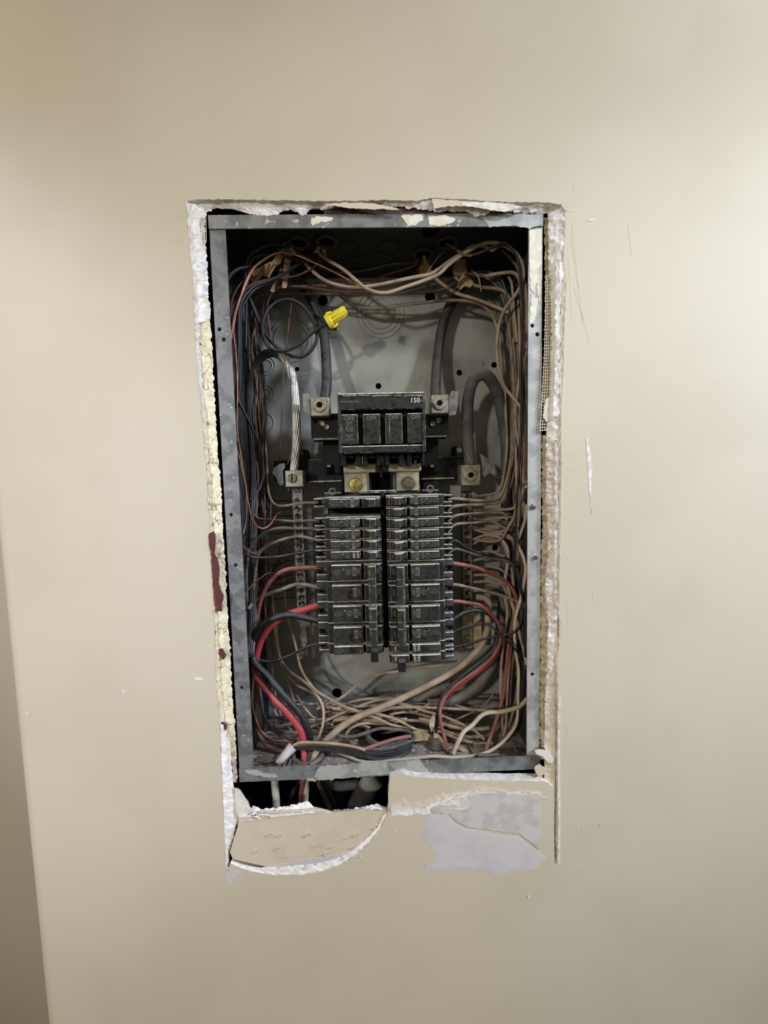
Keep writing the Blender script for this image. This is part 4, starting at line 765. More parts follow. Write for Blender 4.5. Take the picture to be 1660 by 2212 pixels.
# ------------------------------------------------------------------ copper and black wires in the far top corner by the wrapped paper
W('ground_wire', 'bright bare copper wire arching over the kraft paper and down beside the rim', '775,618,52 750,603,48 720,587,44 682,569,42 646,553,40 617,546,38 596,548,36 574,559,34 552,575,32 538,594,30 528,616,28 519,642,26 509,671,24 503,700,22 500,730,22 498,760,22 497,822,20 496,880,18', 1.15, 'copper')
W('ground_wire', 'bare copper wire second from the rim, splitting off lower down', '572,562,40 552,577,36 539,597,34 530,618,32 520,645,30 511,675,28 505,705,26 505,725,26 509,754,26 512,802,26 513,850,26 512,900,26 513,931,28 519,992,30 525,1030,32', 1.1, 'copper')
W('ground_wire', 'bare copper wire running low down to curl up under the breaker gap', '504,800,22 503,870,22 505,943,24 517,989,28 527,1039,32 537,1088,36 545,1122,40 557,1138,46 571,1141,50 585,1132,56 597,1113,64 607,1105,72', 1.15, 'copper')
W('ground_wire', 'bare copper wire dropping straight then hooking back under the grey wires', '516,955,28 524,1010,30 531,1050,32 533,1075,32 532,1118,32 527,1148,28 523,1163,24 525,1178,24 537,1190,30 555,1198,40', 1.1, 'copper')
W('ground_wire', 'dull copper wire bending from the ochre paper behind the kraft wraps', '691,555,60 689,566,60 682,574,58 665,585,56 640,596,54 610,600,52 581,604,48 552,611,44 535,623,40 522,635,36 507,655,32 502,674,30 501,720,28 504,790,28', 1.3, 'copper_dull')
W('ground_wire', 'dull copper wire in the far corner, outermost beside the rim', '534,601,42 525,608,38 516,618,34 504,640,30 500,657,28 500,680,26 501,720,24', 1.3, 'copper_dull')
W('ground_wire', 'bare copper strand rising off the red arch beside the rim', '592,1238,60 586,1237,58 577,1239,54 568,1245,50 548,1261,42 532,1279,34 527,1296,30', 1.0, 'copper_dull')
W('ground_wire', 'thin copper wire from the grey arched pair toward the rim', '676,1160,60 640,1160,60 605,1164,60 580,1173,56 566,1185,50 553,1195,44 540,1200,38', 1.0, 'copper_dull')
W('ground_wire', 'fine bright copper wire curling low into the white sheath', '531,1388,44 540,1402,42 547,1416,42 555,1437,40 552,1458,40 547,1476,40 545,1516,38 551,1546,36 556,1562,36 567,1582,36 590,1598,36 619,1600,36 646,1607,36', 0.9, 'copper')
W('ground_wire', 'second fine copper wire passing behind the bright red cable into the sheath', '556,1560,42 562,1575,44 573,1590,44 592,1600,42 612,1604,40 630,1600,40 648,1586,42', 0.8, 'copper_dull')
W('hot_wire', 'dark wire in a wide arch over the kraft paper, highest of three', '672,560,62 653,551,58 639,542,54 617,532,50 596,528,48 574,531,46 552,542,44 538,555,44 532,574,46 529,600,48 527,640,52 526,700,54', 2.0, 'wire_black')
W('hot_wire', 'dark wire in a lower arch just above the kraft paper', '650,566,64 632,557,60 610,552,56 574,551,52 552,556,50 541,566,50 537,585,52 534,620,54 532,680,58 531,760,60', 2.2, 'wire_black')
W('hot_wire', 'black wire looping out alone towards the rim in the top corner', '545,575,44 535,577,40 516,581,32 502,591,26 492,606,20 489,622,18', 2.0, 'wire_black')
W('hot_wire', 'grey-black wire, the front one hanging beside the copper wires', '675,551,66 654,567,62 632,580,56 603,597,50 581,606,46 552,617,40 538,629,36 526,644,32 519,664,30 516,692,28 516,741,28 515,781,28 514,822,28 511,849,28 510,890,28 509,930,26 510,999,24 512,1029,24 517,1059,24 522,1098,24 523,1138,24 523,1178,24 527,1192,28 541,1202,34 560,1205,40 599,1203,46 639,1196,42 678,1189,36 700,1188,34', 1.9, 'wire_black')
W('hot_wire', 'second grey-black wire hugging the front one beside the copper', '604,600,54 581,610,50 556,622,44 542,634,40 531,650,38 523,670,36 520,700,34 520,760,34 519,820,34 516,870,34 513,930,34 516,1000,34', 1.7, 'wire_black')
W('hot_wire', 'dark wire slanting across the bundle and looping back below', '511,856,30 525,885,34 539,911,40 552,940,48 562,965,56 568,995,60 569,1025,60 562,1053,56 550,1070,48 541,1080,40', 1.6, 'wire_black')
W('hot_wire', 'dark slanting wire behind the coiled spare wire', '536,636,56 550,665,62 566,705,68 580,732,72', 1.4, 'wire_grey')
W('hot_wire', 'brown upright wire nearest the coil of spare wire', '572,640,90 568,664,90 567,692,90 565,727,90 564,768,90 565,808,92 566,876,92 567,940,94 568,1010,96 572,1070,96 582,1098,94', 1.3, 'wire_brown')
W('hot_wire', 'brown upright wire with a kink by the knockout rings', '560,660,94 556,690,92 546,730,84 545,770,80 551,808,82 556,849,84 560,903,88 565,960,92 568,1050,96 573,1100,96 580,1125,94', 1.2, 'wire_brown')
W('hot_wire', 'thin copper-brown wire dropping over the stranded cable, ending at the bus base arm', '687,582,88 676,594,90 658,607,92 645,625,92 632,649,84 626,686,76 621,731,66 615,784,58 612,824,58 610,876,60 607,931,64 603,992,72', 1.0, 'copper_dull')
W('hot_wire', 'brown wire tucked behind the stranded cable bend', '549,700,88 553,740,88 558,790,90 562,840,90 564,900,94 566,980,96', 1.2, 'wire_brown')
W('hot_wire', 'grey upright wire beside the dark gap', '530,640,70 534,680,74 538,740,78 540,800,80', 1.5, 'wire_grey')
W('hot_wire', 'black spare wire coiled in loops, ending in the yellow nut', '716,692,50 709,698,50 680,715,50 645,745,50 619,757,48 597,757,46 579,747,46 570,729,48 567,705,52 575,676,58 591,657,62 613,648,64 634,649,64 656,662,62 671,684,60 683,710,56 685,731,56 674,755,58 656,769,60 634,770,60 610,757,60 587,739,60 566,710,60 550,672,58 536,636,54', 2.1, 'wire_black')
a, b = U(707, 697, 48), U(748, 669, 44); ax = (b - a).normalized(); L = (b - a).length
nut = thing('wire_nut', 'bright yellow wire nut capping the black spare wire', 'wire nut', a)
lathe('cap', a, ax, [(0, .0062), (0, .0082), (.005, .0079), (.0065, .0068), (L * .97, .0052), (L, .0045)], 'nut_yellow', nut, n=20)
for i in range(10):
    q = i * math.pi / 5; u = ax.orthogonal().normalized(); v = ax.cross(u); dv = u * math.cos(q) + v * math.sin(q)
    vs, fs = tube_data([a + ax * .007 + dv * .0066, a + ax * L * .94 + dv * .0051], .0006, 5); obj('rib', vs, fs, 'nut_yellow', nut, smooth=True)
for s in (1, -1):
    d0 = ax.orthogonal().normalized(); d0 = (Matrix.Rotation(.9, 3, ax) @ d0) * s
    vs, fs = tube_data([a + ax * .0012 + d0 * .0074, a + ax * .006 + d0 * .0089, a + ax * .011 + d0 * .0068], .0014, 6); obj('wing', vs, fs, 'nut_yellow', nut, smooth=True)

# ------------------------------------------------------------------ paper wraps of the cables
def paper(label, polys, d, m, dfun=None):
    t = thing('paper_wrap', label, 'paper wrap', U(polys[0][0][0], polys[0][0][1], d))
    for i, pl in enumerate(polys): slab('paper_fold', pl, d + 4 * (i % 3), 0.7, m if isinstance(m, str) else m[i], t, jit=1.2, seed=int(pl[0][0]) + i, step=4, dfun=(lambda x, y, k=i, c=pl[0]: 5 * math.sin((x - c[0]) * .10 + k) + 2.5 * math.sin((y - c[1]) * .17 + k)))
    return t
paper('torn brown kraft paper wrap bundled behind the bright copper arch', [[(541,592),(548,583),(565,574),(590,562),(600,549),(612,552),(609,568),(594,578),(586,592),(582,600),(572,596),(562,592),(548,598)], [(540,598),(558,592),(570,592),(562,602),(548,611),(541,604)], [(568,576),(584,585),(585,598),(578,600),(564,590)]], 50, ['kraft', 'kraft_pale', 'kraft'])
paper('two hanging strips of brown kraft paper under the copper arch', [[(614,558),(629,558),(625,588),(619,622),(610,622),(611,600)], [(607,575),(613,576),(604,600),(592,631),(583,629),(597,600)]], 56, 'kraft')
paper('grey paper cone in the top fitting nearest the copper arch', [[(627,508),(632,512),(640,528),(631,535),(622,528),(612,529)], [(600,545),(612,536),(632,536),(642,548),(628,556),(612,553)]], 46, 'paper_grey')
paper('ochre paper cone where the long cream wire enters', [[(694,506),(700,506),(703,530),(706,555),(698,548),(692,534),(688,545),(677,547),(687,532)]], 50, 'paper_ochre')
paper('ochre-brown frayed paper where the slanting cream wire enters', [[(906,546),(926,547),(930,570),(936,592),(926,590),(917,600),(905,600),(908,582),(901,588),(912,566)], [(916,552),(924,556),(936,590),(928,590)]], 72, ['paper_ochre', 'kraft'])
paper('crumpled kraft paper hanging from a top fitting like a skirt', [[(985,560),(1006,560),(1010,588),(1000,596),(980,594),(977,582)], [(978,598),(992,592),(1008,596),(1020,602),(1024,612),(1016,622),(1004,618),(996,626),(986,620),(990,608)], [(986,565),(994,564),(1000,592),(988,594)]], 74, ['kraft', 'kraft_pale', 'kraft'])

# ------------------------------------------------------------------ wires to the column beside the stranded cable
W('hot_wire', 'grey wire of the topmost breaker, bending up beside the stranded lug', '690,1085,34 677,1086,36 653,1087,42 627,1091,50 604,1093,58 590,1086,64 582,1070,72 579,1046,80 577,1000,88 572,950,94 564,880,98 558,800,100', 1.7, 'wire_dusty')
W('hot_wire', 'straight grey wire of the first breaker below the gap', '692,1127,34 677,1124,36 639,1126,46 610,1124,56 580,1122,66 560,1120,72 548,1112,76', 1.6, 'wire_dusty')
W('hot_wire', 'grey wire of the second breaker below the gap, in a broad arch', '694,1149,34 677,1142,36 639,1142,40 604,1141,44 580,1147,48 558,1161,52 544,1177,54 538,1190,56 533,1240,58 534,1300,60', 1.9, 'wire_grey')
W('hot_wire', 'tan-grey wire of the third breaker below the gap, in a flatter arch', '696,1171,34 681,1165,36 649,1159,40 623,1162,44 596,1171,48 570,1185,52 558,1199,54 554,1219,56 549,1260,60 545,1310,62 540,1360,64', 2.0, 'wire_dusty')
for i, (y, bend) in enumerate(((1081, 1082), (1098, 1104), (1114, 1112), (1131, 1134), (1147, 1152), (1210, 1221), (1226, 1235), (1242, 1251), (1258, 1262), (1274, 1278), (1290, 1294))):
    W('neutral_wire', '%s dull thin wire leading into the bar below the stranded cable' % ('uppermost', 'second', 'third', 'fourth', 'fifth', 'sixth', 'seventh', 'eighth', 'ninth', 'tenth', 'lowest')[i],
      '640,%d,88 620,%d,92 600,%d,96 582,%d,100 572,%d,102 567,%d,104' % (y, y + 1, bend, bend - 3, bend - 20, bend - 60), 1.0, 'copper_dull')
for i, (y, x2, y2) in enumerate(((1165, 600, 1215), (1180, 590, 1230), (1194, 611, 1225))):
    W('neutral_wire', 'thin brown wire curling down from the bar, %s of three near the grey arches' % ('highest', 'middle', 'lowest')[i], '634,%d,90 622,%d,92 612,%d,94 604,%d,96 %d,%d,100 %d,%d,104' % (y + 3, y - 2, y + 3, y + 18, x2, y2, x2 - 12, y2 + 30), 1.0, 'wire_brown')
W('neutral_wire', 'long tan wire falling past the bar foot into the tangle', '611,1210,96 613,1250,96 617,1300,92 622,1335,86 632,1368,78 640,1395,72 645,1420,68 650,1440,66 663,1466,64 683,1491,62 710,1508,60 742,1525,58 781,1539,54 820,1554,52 848,1566,52 890,1574,52 912,1580,54', 1.9, 'wire_cream')

# ------------------------------------------------------------------ wires to the column beside the looped cable
W('hot_wire', 'grey wire of the topmost breaker beside the looped cable, turning up sharply', '968,1080,34 984,1077,34 1025,1081,44 1064,1081,52 1079,1075,56 1090,1053,58 1099,1020,60 1104,988,62 1110,955,62 1112,890,62 1110,825,62 1107,782,64 1101,720,66 1098,690,68', 1.9, 'wire_dusty')
W('hot_wire', 'grey wire of the second breaker beside the looped cable, turning up less sharply', '968,1104,34 984,1093,34 1036,1090,46 1077,1086,54 1090,1072,58 1096,1042,60 1108,988,62 1113,945,62 1115,880,62 1114,800,64 1108,730,66', 1.9, 'wire_dusty')
W('hot_wire', 'grey wire of the third breaker beside the looped cable', '968,1128,34 984,1114,34 1025,1109,46 1069,1107,56 1086,1108,58 1097,1116,60 1108,1117,60 1118,1110,60', 1.8, 'wire_dusty')
W('hot_wire', 'grey wire of the fourth breaker beside the looped cable', '968,1152,34 984,1133,34 1021,1130,46 1058,1126,56 1075,1131,58 1090,1140,60 1106,1146,60', 1.8, 'wire_dusty')
W('hot_wire', 'dark wire slanting down from the fifth breaker beside the looped cable', '966,1176,36 984,1168,36 1002,1179,40 1020,1189,44 1044,1198,50 1068,1203,54 1093,1206,54 1112,1214,54', 1.5, 'wire_black')
W('hot_wire', 'grey wire slanting down from the sixth breaker beside the looped cable', '966,1199,36 984,1186,36 1008,1192,42 1032,1199,48 1062,1206,54 1093,1211,54 1110,1222,54 1122,1240,54 1128,1262,56 1128,1290,58', 1.7, 'wire_grey')
NW = (('1018,1104,86 1058,1101,78 1101,1100,68 1113,1093,66 1118,1075,64 1116,1020,62 1115,977,62 1112,930,64', 'first', 'bending up'), ('1018,1122,86 1058,1121,80 1088,1118,74 1098,1122,72', 'second', 'short and straight'),
      ('1018,1138,86 1047,1143,80 1079,1149,72 1101,1141,66 1112,1132,64 1122,1124,64', 'third', 'dipping'), ('1018,1141,84 1051,1151,76 1082,1154,68 1099,1157,64 1110,1166,62', 'fourth', 'sloping down'),
      ('1018,1168,86 1047,1156,78 1075,1151,72 1095,1160,66 1111,1168,62', 'fifth', 'humped'), ('1020,1164,84 1047,1169,74 1073,1169,66 1086,1162,62 1098,1140,58 1110,1118,56 1115,1098,56 1124,1060,56 1138,1040,52', 'sixth', 'crossing upward'),
      ('1018,1178,86 1047,1164,80 1077,1168,74 1090,1180,70 1096,1200,68', 'seventh', 'arched'))
for p, a, b in NW: W('neutral_wire', '%s tan wire from the top of the bar under the looped cable, %s' % (a, b), p, 1.9, 'wire_cream')
W('neutral_wire', 'tan wire arched off the bar and falling down the front of the bundle', '1050,1156,76 1077,1160,68 1091,1174,62 1098,1190,60 1098,1211,58 1094,1238,56 1092,1250,56 1098,1270,56 1106,1302,54 1114,1329,52 1123,1370,48 1132,1403,44 1138,1437,40', 2.3, 'wire_cream')
for i, p in enumerate(('1018,1195,86 1040,1192,82 1060,1191,76 1078,1198,70 1092,1202,66', '1018,1212,86 1050,1206,80 1080,1208,70 1096,1214,64', '1018,1232,86 1046,1225,80 1066,1225,74 1084,1231,68 1094,1238,66', '1018,1243,86 1046,1242,80 1066,1248,74 1086,1258,68 1096,1264,66', '1018,1258,86 1050,1256,78 1076,1260,68 1088,1266,66 1098,1290,66', '1020,1276,84 1050,1276,78 1074,1282,72 1090,1290,70 1096,1320,70', '1018,1310,84 1040,1312,80 1058,1322,76 1064,1345,72')):
    W('neutral_wire', '%s tan wire of the lower half of the bar under the looped cable' % ('first', 'second', 'third', 'fourth', 'fifth', 'sixth', 'seventh')[i], p, 1.8, 'wire_cream')
W('neutral_wire', 'light cream wire zigzagging at the rim edge, kinked beside the black wire', '1139,1090,40 1136,1118,42 1129,1142,44 1122,1160,44 1117,1170,44 1123,1184,44 1131,1203,42 1136,1228,40 1133,1256,42 1124,1300,46 1114,1336,50 1112,1370,52 1116,1415,50 1121,1449,46 1120,1500,42 1119,1539,36 1116,1562,32 1105,1582,26 1082,1607,22 1055,1624,20 1028,1632,18 983,1636,16 960,1635,16 934,1634,16 894,1638,16 853,1642,16 813,1647,18 780,1645,22 752,1634,28 724,1622,36 706,1618,42', 2.1, 'wire_white')
BUN = (('1118,560,50 1130,600,48 1136,660,44 1138,740,44 1134,800,46 1129,850,50 1124,920,54 1126,1000,54 1130,1060,52 1133,1120,50', 'wire_cream', 'outermost cream upright of the corner bundle'),
       ('1104,680,72 1107,720,72 1112,760,70 1118,800,68 1122,840,66 1118,880,66 1114,930,68', 'wire_dusty', 'dusty upright behind the trailing black wire, upper half'),
       ('1120,650,64 1122,700,62 1124,760,60 1122,820,60 1117,860,60 1113,900,62 1118,940,60 1122,965,60', 'wire_cream', 'cream upright bowing sideways in the middle of the bundle'),
       ('1139,760,36 1132,790,38 1128,830,40 1131,900,42 1133,980,42 1131,1030,44 1134,1045,44', 'wire_cream', 'cream upright that leans towards the rim'),
       ('1116,700,72 1117,780,72 1112,860,72 1110,940,72 1112,1000,70 1106,1040,70 1096,1070,74', 'wire_dusty', 'dusty upright curving back at its foot'),
       ('1113,965,66 1118,1010,62 1120,1060,60 1121,1100,58 1122,1135,58', 'wire_cream', 'cream upright beside the lower part of the bundle'),
       ('1130,660,48 1132,740,50 1130,830,52 1127,920,54 1129,1010,54 1126,1070,54 1122,1140,54', 'wire_brown', 'brown upright half hidden in the bundle'),
       ('1135,900,44 1137,980,44 1136,1050,44 1127,1100,48 1124,1150,50 1128,1230,50 1124,1290,52', 'wire_brown', 'brown upright near the screws of the pale rim'),
       ('1138,1050,42 1130,1062,46 1124,1085,48 1124,1120,50 1121,1138,52', 'wire_white', 'thick pale wire beside the kink of the light cream one'),
       ('1109,760,78 1110,840,80 1106,930,80 1104,1000,80 1098,1050,80', 'wire_dusty', 'dusty upright deepest in the bundle'),
       ('1137,640,46 1139,700,46 1137,780,48 1138,860,48 1136,940,48', 'wire_grey', 'grey upright closest to the pale rim'),
       ('1106,1225,60 1109,1260,60 1112,1300,60 1108,1350,60 1103,1400,60 1099,1450,58 1096,1510,54 1094,1560,50 1088,1590,46', 'wire_cream', 'tan upright beside the pinkish red feeder'),
       ('1094,1290,70 1096,1330,68 1090,1380,66 1084,1430,64 1082,1480,62 1084,1530,58 1087,1580,50', 'wire_cream', 'tan upright between the looped cable and the red feeder'),
       ('1116,1400,56 1120,1450,54 1116,1500,52 1108,1540,50 1100,1570,48', 'wire_dusty', 'dusty upright low behind the light cream wire'),
       ('1128,1330,52 1131,1400,50 1129,1470,48 1124,1520,44 1112,1560,40 1098,1588,36 1080,1608,30', 'wire_black', 'black wire following the curve above the pale bottom wire'),
       ('1134,1300,48 1136,1380,48 1134,1460,46 1127,1525,42 1114,1572,36 1094,1602,30', 'wire_black', 'second black wire following the curve above the pale bottom wire'),
       ('1122,1240,66 1126,1300,64 1122,1360,62 1110,1420,62 1104,1480,60 1102,1540,56', 'wire_brown', 'dull purple-brown wire behind the lower bundle'))
for p, m, lab in BUN: W('bundle_wire', lab, p, 1.9 if m != 'wire_black' else 2.2, m)

# the deepest wires of the gutters and of the tangle, which nothing tells apart
rg = random.Random(11)
for i in range(12):
    x = rg.uniform(528, 562); y0 = rg.uniform(640, 760); y1 = rg.uniform(1050, 1380); P = []
    for k in range(7):
        t = k / 6; P.append('%.0f,%.0f,%.0f' % (x + t * 22 + rg.uniform(-7, 7), y0 + (y1 - y0) * t, rg.uniform(84, 106)))
    W('bundle_wire', 'thin dark brown wire running upright in the deep gutter behind the copper wires', ' '.join(P), rg.uniform(.9, 1.5), ('wire_brown', 'copper_dull', 'wire_grey', 'wire_black')[i % 4], group='deep gutter wires behind the copper')
for i in range(10):
    x = rg.uniform(1098, 1122); y0 = rg.uniform(640, 760); y1 = rg.uniform(1150, 1500); P = []
    for k in range(7):
        t = k / 6; P.append('%.0f,%.0f,%.0f' % (x + rg.uniform(-8, 8), y0 + (y1 - y0) * t, rg.uniform(84, 106)))
    W('bundle_wire', 'dusty wire running upright in the deep gutter behind the trailing black wire', ' '.join(P), rg.uniform(1.3, 1.8), ('wire_dusty', 'wire_brown', 'wire_grey', 'wire_dusty')[i % 4], group='deep gutter wires behind the black wire')
for i in range(22):
    xa = rg.uniform(560, 800); xb = xa + rg.uniform(160, 300); ya = rg.uniform(1515, 1590); yb = rg.uniform(1515, 1590); P = []
    for k in range(6):
        t = k / 5; P.append('%.0f,%.0f,%.0f' % (xa + (xb - xa) * t, ya + (yb - ya) * t + 12 * math.sin(3.1 * t) * rg.uniform(-1, 1), rg.uniform(60, 90)))
    W('tangle_wire', 'dusty wire lying deepest in the tangle on the panel floor', ' '.join(P), rg.uniform(1.2, 1.9), ('wire_dusty', 'wire_dusty', 'wire_brown', 'wire_grey')[i % 4], group='deepest wires of the floor tangle')

# ------------------------------------------------------------------ the tangle at the foot
W('neutral_wire', 'pale cream wire with a double bend, bright on its top, in the lower corner', '1139,1510,38 1130,1520,36 1118,1528,34 1084,1537,34 1057,1539,34 1039,1547,32 1021,1566,30 1003,1580,28 994,1595,26 985,1614,24 979,1630,22', 2.7, 'wire_white')
TAN = (('960,1437,84 900,1442,84 860,1450,82 820,1456,80 781,1473,78 742,1504,74 725,1513,72 702,1523,72 681,1533,72', 1.9, 'tan wire rising across the bare back sheet to the breaker foot'),
       ('588,1280,100 594,1350,92 604,1415,80 613,1433,78 627,1450,74 656,1471,70 679,1492,66 694,1516,60 699,1535,56 698,1564,50 690,1589,44 681,1602,40', 1.9, 'tan wire bowing round beside the thick black cable'),
       ('596,1300,102 600,1370,94 606,1432,86 621,1458,82 640,1479,78 665,1491,74 685,1506,70 696,1522,66', 1.5, 'tan wire just inside the bowed one'),
       ('584,1290,104 590,1350,98 596,1400,92 604,1429,90 617,1458,86 627,1487,82 636,1516,78 645,1535,74', 1.5, 'tan wire sloping steeply into the tangle'),
       ('572,1270,104 574,1330,98 578,1380,94 583,1410,92 588,1440,90 590,1470,86 586,1500,84', 1.4, 'dusty wire dropping beside the red arch'),
       ('612,1507,88 636,1512,84 675,1521,78 713,1529,72 752,1535,68 800,1538,66', 1.9, 'dusty wire lying level across the tangle top'),
       ('660,1575,56 668,1571,56 694,1562,56 733,1543,60 771,1527,64 810,1514,70 839,1510,74 865,1516,76', 1.9, 'dusty wire climbing diagonally across the tangle'),
       ('655,1556,66 694,1554,66 733,1550,66 771,1548,66 810,1549,66 850,1546,66', 1.8, 'dusty wire flat in the middle of the tangle'),
       ('592,1571,62 617,1566,62 640,1561,62 660,1552,66', 2.1, 'stiff dusty wire behind the bright red cable, upper one'),
       ('594,1579,56 617,1581,54 646,1582,52 664,1584,52', 2.1, 'stiff dusty wire behind the bright red cable, lower one'),
       ('588,1515,86 592,1530,82 599,1546,78 617,1552,74 632,1556,70', 1.5, 'thin tan wire hooking down behind the bright red cable'),
       ('800,1545,60 832,1533,62 861,1528,62 922,1528,62 984,1531,62 1035,1533,62 1066,1535,62', 2.1, 'cream wire stretched level beneath the thick dusty cable'),
       ('850,1512,68 861,1519,66 892,1527,62 922,1537,58 940,1542,56 963,1549,54 998,1564,48 1025,1578,42 1047,1598,36', 1.9, 'tan wire falling across towards the pinkish red feeder foot'),
       ('800,1538,56 820,1543,54 851,1552,52 877,1564,50 898,1575,50 925,1580,50', 1.8, 'tan wire ending under the paper strip'),
       ('905,1553,60 943,1560,56 974,1568,52 1004,1574,50 1035,1575,50 1058,1572,50', 2.6, 'thick tan wire bowed in the corner of the tangle'),
       ('940,1578,50 959,1584,48 994,1597,44 1025,1604,42 1045,1605,42', 2.1, 'tan wire low beside the pinkish red feeder foot'),
       ('742,1602,50 748,1585,54 762,1570,56 791,1562,58 829,1564,58 856,1567,58', 2.2, 'cream wire arched over the round conduit opening'),
       ('720,1556,62 760,1552,62 800,1556,60 840,1556,60 880,1553,60', 2.1, 'cream wire behind the arched one'),
       ('700,1540,72 730,1530,72 760,1516,74 800,1509,76 835,1512,76 880,1522,74 920,1530,72', 1.8, 'dusty wire making a low hump at the back of the tangle'),
       ('706,1518,78 740,1520,78 790,1512,80 830,1506,80 870,1512,80', 1.6, 'dusty wire highest of the low humps at the back'),
       ('840,1544,66 880,1538,66 920,1546,64 955,1556,60 990,1566,56', 1.8, 'tan wire slanting under the level cream one'),
       ('850,1560,60 890,1556,60 930,1562,58 965,1580,52 1000,1590,48 1040,1592,46', 1.9, 'tan wire twisting through the middle of the tangle corner'),
       ('700,1512,80 730,1540,72 770,1560,64 800,1572,58', 1.6, 'thin tan wire crossing down through the diagonal one'),
       ('640,1500,84 668,1540,74 690,1556,68 720,1566,64', 1.6, 'thin tan wire coming from behind the black cable'),
       ('590,1475,90 600,1520,84 612,1556,76 640,1590,60', 1.5, 'dusty wire deep behind the bright red cable'),
       ('1066,1500,70 1050,1520,68 1030,1534,66 1000,1548,64 975,1560,62', 1.4, 'grey thin wire curling under the looped cable'))
for p, r, lab in TAN: W('tangle_wire', lab, p, r, 'wire_cream' if 'cream' in lab or 'tan' in lab else 'wire_dusty')
W('tangle_wire', 'dusty grey-black wire curved round the conduit opening', '724,1580,46 733,1590,44 762,1591,44 791,1583,44 820,1574,46 848,1575,46 868,1577,46 886,1581,46 894,1592,44 890,1604,42', 2.2, 'wire_grey')
W('tangle_wire', 'grey wire dipping low behind the copper curl', '556,1400,64 560,1470,62 568,1535,60 572,1548,58 582,1567,56 604,1588,50 621,1600,46 640,1612,42', 1.9, 'wire_grey')
W('tangle_wire', 'dark wire looping low in the corner behind the copper curl', '552,1330,60 550,1420,54 556,1500,50 554,1550,48 562,1590,46 580,1612,44 605,1622,42 628,1620,40', 2.8, 'wire_brown')
W('tangle_wire', 'bare dull wire hooked along the dusty floor under the white sheath', '640,1600,36 625,1618,30 606,1634,24 584,1645,20 562,1647,18 550,1642,18', 1.3, 'copper_dull')
# round locknuts of the cable fittings in the top sheet
for i, (px, py, lab) in enumerate(((645, 521, 'round fitting in the top sheet beside the grey paper cone'), (706, 518, 'round fitting in the top sheet at the ochre paper cone'), (914, 546, 'round fitting in the top sheet above the ochre-brown frayed paper'), (966, 520, 'round fitting in the top sheet with a thin grey-brown wire in it'), (995, 558, 'round fitting in the top sheet above the crumpled kraft paper'))):
    d = 8.0
    while U(px, py, d).z < BH - T and d < 118: d += 1.0
    p = U(px, py, d); t = thing('cable_fitting', lab, 'fitting', (p.x, p.y, BH - T), 'fittings in the top sheet')
    lathe('locknut', (p.x, p.y, BH - T), (0, 0, -1), [(0, .0135), (.003, .0135), (.0036, .0120), (.0036, .0095), (.0010, .0090)], 'galvanized_shaded', t, n=24)
    lathe('throat', (p.x, p.y, BH - T), (0, 0, -1), [(.0005, .0090), (.0010, .0088)], 'hole_black', t, n=18)
# the sheathed cable wound round the conduit opening
for i in range(6):
    off = i * 4.6
    W('coil_wire', ('uppermost', 'second', 'third', 'fourth', 'fifth', 'lowest')[i] + ' dark wire of the sheathed bunch wound round the conduit opening',
      '632,%d,28 660,%d,26 700,%d,26 740,%d,26 780,%d,26 815,%d,26 850,%d,27 880,%d,32 %d,1598,42 %d,1585,50' % (1612 + i * 1.2, 1608 + i * 1.8, 1608 + i * 2.2, 1611 + i * 2.8, 1616 + i * 3.6, 1618 + off, 1614 + off * 1.05, 1603 + off, 893 - i * .6, 890 - i * .6), 1.9, 'wire_black' if i else 'wire_grey')
W('coil_wire', 'cream wire on top of the sheathed bunch leaving the white sheath', '630,1612,26 650,1604,24 680,1604,24 720,1606,24 760,1612,24 790,1620,24', 1.8, 'wire_cream')
W('coil_wire', 'pinkish wire lying in the bunch at the conduit opening', '788,1618,26 810,1610,26 840,1600,30 868,1593,34 888,1590,38', 2.2, 'wire_pink')
p = U(838, 1602, 66); z = -BH + T
cb = thing('conduit_bushing', 'round threaded conduit bushing with a dark mouth in the dusty panel floor', 'bushing', (p.x, 0.058, z))
lathe('collar', (p.x, 0.058, z), (0, 0, 1), [(0, .0300), (.016, .0300), (.016, .0255), (.002, .0255)], 'connector_metal', cb, n=32)
lathe('mouth', (p.x, 0.058, z), (0, 0, 1), [(0.0005, .0254), (.003, .0254)], 'hole_black', cb, n=32)
for i in range(4): ring('thread', (p.x, 0.058, z + .003 + i * .0036), (0, 0, 1), .0302, .0009, 'connector_metal', cb, n=32, k=5)
p = U(943, 1612, 46); c2 = thing('cable_connector', 'threaded metal cable connector standing on the floor under the paper strips', 'connector', (p.x, 0.046, z))
lathe('collar', (p.x, 0.046, z), (0, 0, 1), [(0, .013), (.004, .013), (.004, .0105), (.016, .0105), (.016, .0085), (.012, .0085)], 'connector_metal', c2, n=24)
for i in range(3): ring('thread', (p.x, 0.046, z + .007 + i * .003), (0, 0, 1), .0107, .0008, 'connector_metal', c2, n=24, k=5)
p = U(666, 1640, 30); c3 = thing('cable_clamp', 'round metal clamp in the floor holding the bright red, black and cream cables', 'connector', (p.x, 0.032, z))
lathe('collar', (p.x, 0.032, z), (0, 0, 1), [(0, .021), (.005, .021), (.008, .019), (.008, .0165), (.001, .0165)], 'connector_metal', c3, n=28)
lathe('mouth', (p.x, 0.032, z), (0, 0, 1), [(0.0004, .0164), (.001, .0164)], 'hole_black', c3, n=28)
p = U(622, 1648, 16); c4 = thing('cable_clamp', 'toothed metal clamp under the white sheath in the lower corner', 'connector', (p.x, 0.018, z))
for i in range(4): box('tooth', p.x - .012 + i * .006, p.x - .0085 + i * .006, .010, .026, z, z + .007 - i * .0006, 'connector_metal', c4, .0006)
box('plate', p.x - .02, p.x + .018, .006, .030, z, z + .0025, 'connector_metal', c4, .0008)
